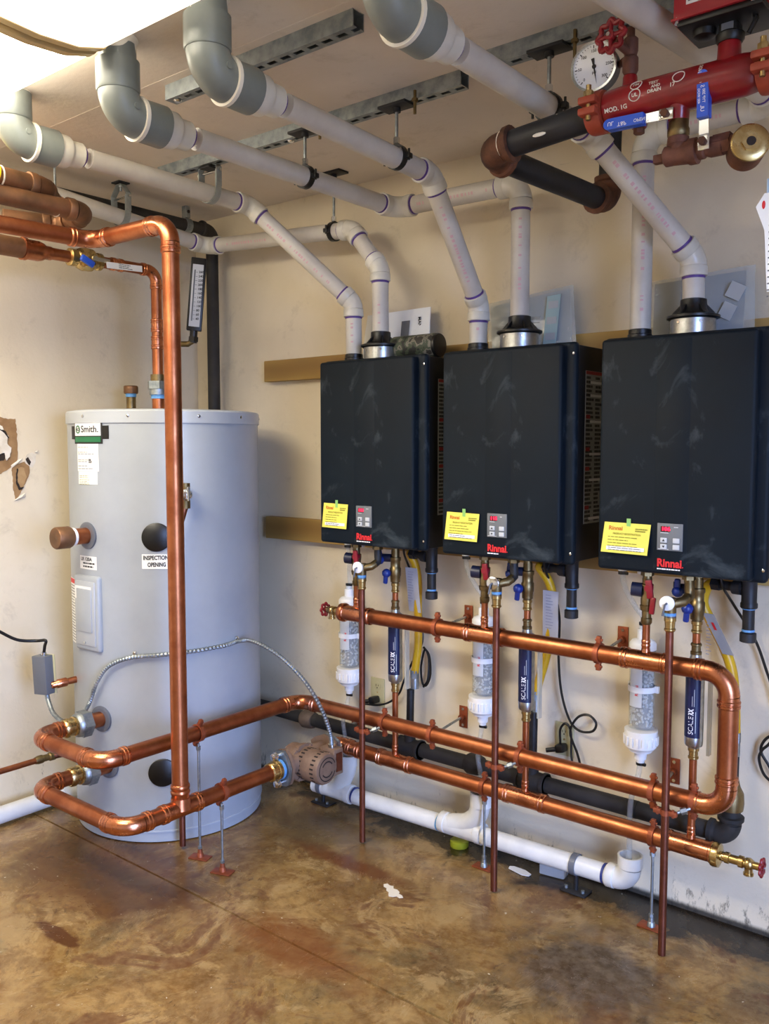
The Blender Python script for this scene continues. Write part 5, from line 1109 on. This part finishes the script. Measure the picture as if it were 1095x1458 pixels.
# ------------------------------------------------------------------ things on the heaters
def sheet(mb, x0, x1, z0, z1, y0, y1, th, wr=0, n=10, seed=0):
    """leaning flat packet with slight waves"""
    rnd = random.Random(seed); vs = []
    H = [[rnd.gauss(0, wr) for _ in range(n+1)] for _ in range(n+1)]
    for s in (0, 1):
        for j in range(n+1):
            for i in range(n+1):
                u, v = i/n, j/n; vs.append((x0[0]+(x0[1]-x0[0])*v+((x1[0]+(x1[1]-x1[0])*v)-(x0[0]+(x0[1]-x0[0])*v))*u, y0+(y1-y0)*v-s*th+H[j][i]+(H[i][j] if s else 0)*.4, z0+((z1[0]+(z1[1]-z1[0])*u)-z0)*v))
    N = (n+1)**2; fs = []
    for j in range(n):
        for i in range(n):
            a = j*(n+1)+i; fs += [(a, a+1, a+n+2, a+n+1), (N+a, N+a+n+1, N+a+n+2, N+a+1)]
    ed = [i for i in range(n+1)]+[j*(n+1)+n for j in range(1, n+1)]+[n*(n+1)+i for i in range(n-1, -1, -1)]+[j*(n+1) for j in range(n-1, 0, -1)]
    fs += [(ed[k], ed[(k+1) % len(ed)], N+ed[(k+1) % len(ed)], N+ed[k]) for k in range(len(ed))]
    return mb.add(vs, fs)
PAPERG = mat('grey_paper', '#b9bcbb', .6)
t = thing('manual', 'white manual leaning on the wall on top of the left heater', 'manual', (1.23, -.07, ZT), 'papers on the heater tops')
sheet(MB(), (1.085, 1.085), (1.405, 1.385), ZT-.002, (1.963, 1.968), -.085, -.045, .004, .0005).build('cover', PAPER, t)
b = MB(); sheet(b, (1.268, 1.262), (1.305, 1.300), 1.83, (1.925, 1.925), -.0805, -.060, .001); b.build('grey_block', INK, t)
b = MB(); ptext(b, 'MANUAL', .018, (1.345, -.062, 1.935), V((.02, .0, -1)).normalized(), (1, 0, 0), .0004, fit=.07); b.build('cover_lettering', INKD, t)
t = thing('document_bag', 'clear bag of papers leaning behind the middle heater exhaust', 'bag', (1.79, -.06, ZT), 'papers on the heater tops')
sheet(MB(), (1.665, 1.635), (1.965, 1.94), ZT-.002, (1.945, 1.975), -.066, -.034, .003, .0006, seed=3).build('papers', PAPERG, t)
sheet(MB(), (1.655, 1.625), (1.985, 1.952), ZT-.002, (1.955, 1.985), -.074, -.040, .0006, .0016, 14, 5).build('bag_film', BAGM, t)
lb_ = MB(); sheet(lb_, (1.868, 1.865), (1.915, 1.915), 1.79, (1.955, 1.958), -.0835, -.052, .0008); lb = lb_.build('label_strip', mat('pale_teal', '#a7c0bf', .6), t)
b = MB(); ptext(b, 'IMPORTANT', .014, (1.80, -.070, 1.885), (1, 0, -.02), (0, .15, 1), .0004, fit=.05); bars(b, (1.80, -.073, 1.868), (1, 0, 0), (0, .15, 1), 4, .055, .011, .003, 6); b.build('bag_print', INK, t)
b = MB()
for z in (1.81, 1.863, 1.915): b.box((1.892, -.0842+(z-1.79)*.188, z), (.036, .0008, .042))
b.build('pale_label', PAPERG, lb)
t = thing('document_bag', 'clear bag of grey papers leaning behind the right heater exhaust', 'bag', (2.37, -.06, ZT), 'papers on the heater tops')
GREYD = mat('dark_grey_paper', '#8b8e90', .6)
sheet(MB(), (2.235, 2.225), (2.50, 2.495), ZT-.002, (1.955, 1.965), -.066, -.034, .003, .0006, seed=8).build('papers', GREYD, t)
sheet(MB(), (2.215, 2.212), (2.535, 2.52), ZT-.002, (1.962, 1.978), -.074, -.040, .0006, .0018, 14, 9).build('bag_film', BAGM, t)
M = Matrix.Rotation(R(28), 3, 'Y'); 
MB().box((2.475, -.064, 1.905), (.045, .0008, .045), M).build('pale_label', PAPERG, t); MB().box((2.455, -.069, 1.85), (.04, .0008, .045), M).build('pale_label', PAPERG, t)
t = thing('camouflage_can', 'camouflage patterned cylinder lying on top of the left heater', 'cylinder', (1.37, -.135, ZT+.047))
MB().lathe((1.29, -.135, ZT+.043), (1, 0, 0), [(0, .038), (.004, .043), (.185, .043), (.19, .0405)], 32).build('body', CAMO, t); MB().lathe((1.478, -.135, ZT+.043), (1, 0, 0), [(0, .041), (.006, .0425), (.012, .04), (.014, .03)], 32).build('end_cap', BLACK, t)
# ------------------------------------------------------------------ thermometer on the corner
t = thing('thermometer', 'tall black framed industrial thermometer behind the vertical copper pipe', 'thermometer', (.36, -.28, 1.95))
tn = V((.72, -.69, 0)).normalized(); tu = V((0, 0, 1)).cross(tn).normalized(); tilt = (V((0, 0, 1))+tu*.09).normalized(); Mt = Matrix((tilt.cross(tn).normalized()*-1, tn, tilt)).transposed()
tc0 = V((.352, -.285, 2.09))
MB().box(tc0, (.062, .026, .30), Mt, .004).build('case', BLACK, t)
f = MB().box(tc0+tn*.0135-tilt*.006, (.044, .002, .255), Mt).build('scale_plate', mat('silver_scale', '#b9bcc0', .4), t)
ux = tu; b = MB()
for k in range(12):
    ptext(b, '%d' % (260-20*k), .013, tc0+tn*.0152+tilt*(.09-.0175*k)+ux*.004, ux, tilt, .0004)
    b.box(tc0+tn*.0148+tilt*(.09-.0175*k)-ux*.004, (.008, .0006, .0012), Mt)
b.build('scale_print', INKD, f)
MB().cyl(tc0+tn*.015-tilt*.11-ux*.012, tc0+tn*.015+tilt*.10-ux*.012, .0025, 8).build('glass_tube', GREYBOX, f)
MB().cyl(tc0-tilt*.15, tc0-tilt*.20, .016, 16).hexn(tc0-tilt*.175, tc0-tilt*.195, .021).build('stem', BLACK, t)
MB().tube([tc0-tilt*.19, tc0-tilt*.205-ux*.02, tc0-tilt*.2-ux*.10-tn*.05], .012, 12).build('well', BRASS_D, t)
# ------------------------------------------------------------------ electrics
t = thing('junction_box', 'small grey control box left of the tank with black cord', 'electrical box', (.27, -.955, .54))
Mb = Matrix.Rotation(R(14), 3, 'Z')@Matrix.Rotation(R(-3), 3, 'Y')
MB().box((.262, -.965, .605), (.066, .045, .145), Mb, .003).build('box', GREYBOX, t); MB().box((.262, -.945, .605), (.07, .006, .148), Mb, .001).build('lid', BEIGEP, t)
MB().cyl((.265, -.965, .676), (.266, -.965, .690), .010, 12).build('cord_grip', CHROME, t)
MB().lathe((.292, -.955, .566), V((.10, .95, .04)), [(0, .010), (.006, .014), (.02, .014), (.024, .017), (.06, .017), (.064, .012), (.08, .013), (.10, .013)], 16).build('sensor_nipple', COPPER_B, t)
MB().tube(catmull([(.27, -.96, .535), (.285, -.962, .505), (.33, -.97, .47), (.40, -.975, .455), (.44, -.975, .46)], 8), [.008+.001*(k % 2) for k in range(33)], 10).build('flex_lead', STEEL, t)
t = MB().tube(catmull([(.267, -.965, .686), (.275, -.965, .715), (.285, -.967, .738), (.25, -.985, .735), (.23, -1.05, .748), (.22, -1.13, .80), (.20, -1.25, .87), (.16, -1.5, .93)], 8), .0058, 10).top('power_cord', BLACK, (.22, -1.1, .78), 'black cord at the left edge running to the grey box', 'cord')
fx = [(.455, -.925, .478), (.455, -.895, .52), (.50, -.893, .60), (.55, -.873, .665), (.625, -.831, .700), (.70, -.765, .708), (.76, -.66, .712), (.792, -.54, .716), (.80, -.476, .722), (.845, -.455, .728), (.935, -.445, .708), (1.02, -.425, .66), (1.085, -.39, .58), (1.12, -.35, .48), (1.125, -.315, .39), (1.118, -.300, .34)]
fp = catmull(fx, 17); rs = [.0064+.0022*(1 if k % 2 else 0) for k in range(len(fp))]
t = thing('flexible_conduit', 'flexible steel conduit looping across the tank to the pump', 'conduit', (.8, -.476, .72)); MB().tube(fp, rs, 10).build('armour', STEEL, t, angle=10)
for a, z in ((-55.8, .698), (5.4, .718)):
    c = tp(a, z, TR+.006); d = (tp(a, 0)-tp(a, 0, 0)).normalized(); sdir = V((0, 0, 1)); MB().box(c+V((0, 0, .012)), (.006, .012, .022), Matrix((d, d.cross(sdir), sdir)).transposed(), .001).cyl(c+V((0, 0, .016))-d*.004, c+V((0, 0, .016))+d*.008, .005, 10).build('strap_clip', CHROME, t)
# outlets
for x, z, lab in ((1.098, .475, 'ivory wall outlet behind the left drop tube'), (1.928, .460, 'ivory wall outlet below the middle and right heaters')):
    t = thing('wall_outlet', lab, 'outlet', (x, 0, z), 'duplex wall outlets')
    MB().box((x, -.003, z), (.070, .006, .115), bev=.0025).build('cover_plate', BEIGEP, t)
    for s in (.026, -.026):
        f = MB().lathe((x, -.0055, z+s), (0, -1, 0), [(0, .0165), (.002, .0165), (.0025, .015)], 22).build('receptacle', BEIGEP, t)
        b = MB(); b.box((x-.006, -.0082, z+s+.003), (.002, .0006, .009)).box((x+.006, -.0082, z+s+.003), (.002, .0006, .007)).cyl((x, -.008, z+s-.007), (x, -.0086, z+s-.007), .0025, 10); b.build('slots', HOLE, f)
    MB().cyl((x, -.006, z), (x, -.0075, z), .003, 8).build('screw', BRASS, t)
def cord(pts, plug, lab, loc):
    t = thing('power_cord', lab, 'cord', loc, 'black heater power cords'); MB().tube(catmull(pts, 8), .0042, 8).build('cable', BLACK, t)
    if plug: MB().box(plug, (.032, .038, .028), Matrix.Rotation(R(-12), 3, 'Y'), .006).cyl(V(plug)+V((-.01, -.008, -.004)), V(plug)+V((-.045, -.022, -.012)), .008, 10).build('plug', BLACK, t)
cord([(1.325, -.13, 1.105), (1.313, -.11, 1.06), (1.300, -.06, 1.0), (1.31, -.035, .92), (1.335, -.035, .83), (1.345, -.035, .74), (1.330, -.035, .69), (1.29, -.03, .63), (1.252, -.03, .555), (1.228, -.03, .50), (1.18, -.028, .456), (1.12, -.03, .432), (1.07, -.05, .432)], (1.098, -.028, .449), 'black power cord of the left heater, plugged in at the left outlet', (1.1, -.03, .45))
b = MB(); b.tube(catmull([(1.345, -.03, .70), (1.372, -.03, .67), (1.378, -.03, .60), (1.36, -.03, .555), (1.34, -.03, .56), (1.335, -.032, .62), (1.352, -.032, .69), (1.368, -.028, .66), (1.365, -.028, .58), (1.345, -.03, .545)], 8), .0042, 8); b.build('cable_coil', BLACK, bpy.data.objects['power_cord.001'] if 'power_cord.001' in bpy.data.objects else bpy.data.objects['power_cord'])
cord([(1.905, -.13, 1.105), (1.905, -.11, 1.05), (1.902, -.05, .98), (1.918, -.035, .885), (1.917, -.035, .75), (1.93, -.035, .63), (1.962, -.035, .541), (2.0, -.035, .512), (2.045, -.035, .52), (2.058, -.035, .55), (2.03, -.035, .572), (1.99, -.035, .555), (1.965, -.035, .50), (1.99, -.03, .43), (2.0, -.03, .39), (1.98, -.03, .375), (1.968, -.03, .42), (1.965, -.03, .50), (1.945, -.03, .525), (1.925, -.03, .50), (1.925, -.028, .45)], (1.928, -.028, .436), 'black power cord of the middle heater, looping to the right outlet', (1.93, -.03, .44))
cord([(2.478, -.13, 1.105), (2.482, -.12, 1.06), (2.495, -.06, 1.0), (2.549, -.03, .90), (2.585, -.03, .81), (2.61, -.03, .74), (2.63, -.03, .66), (2.60, -.03, .60), (2.58, -.03, .575), (2.572, -.03, .545), (2.59, -.03, .50), (2.63, -.03, .48), (2.60, -.028, .53), (2.575, -.028, .575), (2.60, -.028, .62), (2.66, -.028, .63)], None, 'black power cord of the right heater hanging at the right edge', (2.6, -.03, .6))
# ------------------------------------------------------------------ litter on the floor
b = MB(); sheet(b, (1.80, 1.79), (1.865, 1.87), .003, (.004, .006), -.13, -.10, .001, .0006)
b.v = [(x, -.10-(y+.13)*.0-(.0 if z < .0042 else 0)+(x-1.83)*-.25+((y+.115)*1.2), abs(z-.003)*2+.002) for x, y, z in b.v]
MB().prism([(-.04, -.012), (.02, -.016), (.042, -.006), (.04, .01), (.01, .018), (-.035, .012), (-.046, .002)], (1.826, -.118, .002), (1, -.15, 0), (.15, 1, 0), .003).top('plastic_wrapper', clear_mat('wrapper', '#e8e8e8', .25, .7), (1.826, -.118, .002), 'small clear plastic wrapper on the floor in front of the white drain', 'litter')
MB().prism([(-.052, .020), (-.044, .031), (-.030, .026), (-.018, .030), (-.008, .018), (.006, .020), (.022, .012), (.026, .002), (.041, .001), (.052, -.008), (.044, -.018), (.030, -.014), (.024, -.024), (.010, -.030), (.002, -.022), (-.006, -.010), (-.020, -.006), (-.028, .006), (-.042, .008)], (1.568, -.50, .0005), (1, 0, 0), (0, 1, 0), .0012).top('paint_patch', SPLAT, (1.568, -.50, .0005), 'pale dried paint patch on the open floor, centre', 'stain')
MB().lathe((1.552, -.085, .0), (0, 0, 1), [(0, .032), (.003, .034), (.022, .034), (.025, .03)], 26).top('lime_cap', LIME, (1.552, -.085, 0), 'yellow green plastic cap on the floor under the white drain', 'cap')
MB().box((1.925, -.06, .028), (.09, .05, .052), Matrix.Rotation(R(8), 3, 'Z'), .006).top('plastic_cup', clear_mat('cup', '#d5dae0', .2, .4), (1.925, -.06, .002), 'clear crumpled plastic piece behind the white drain', 'litter')
bpy.context.view_layer.update()
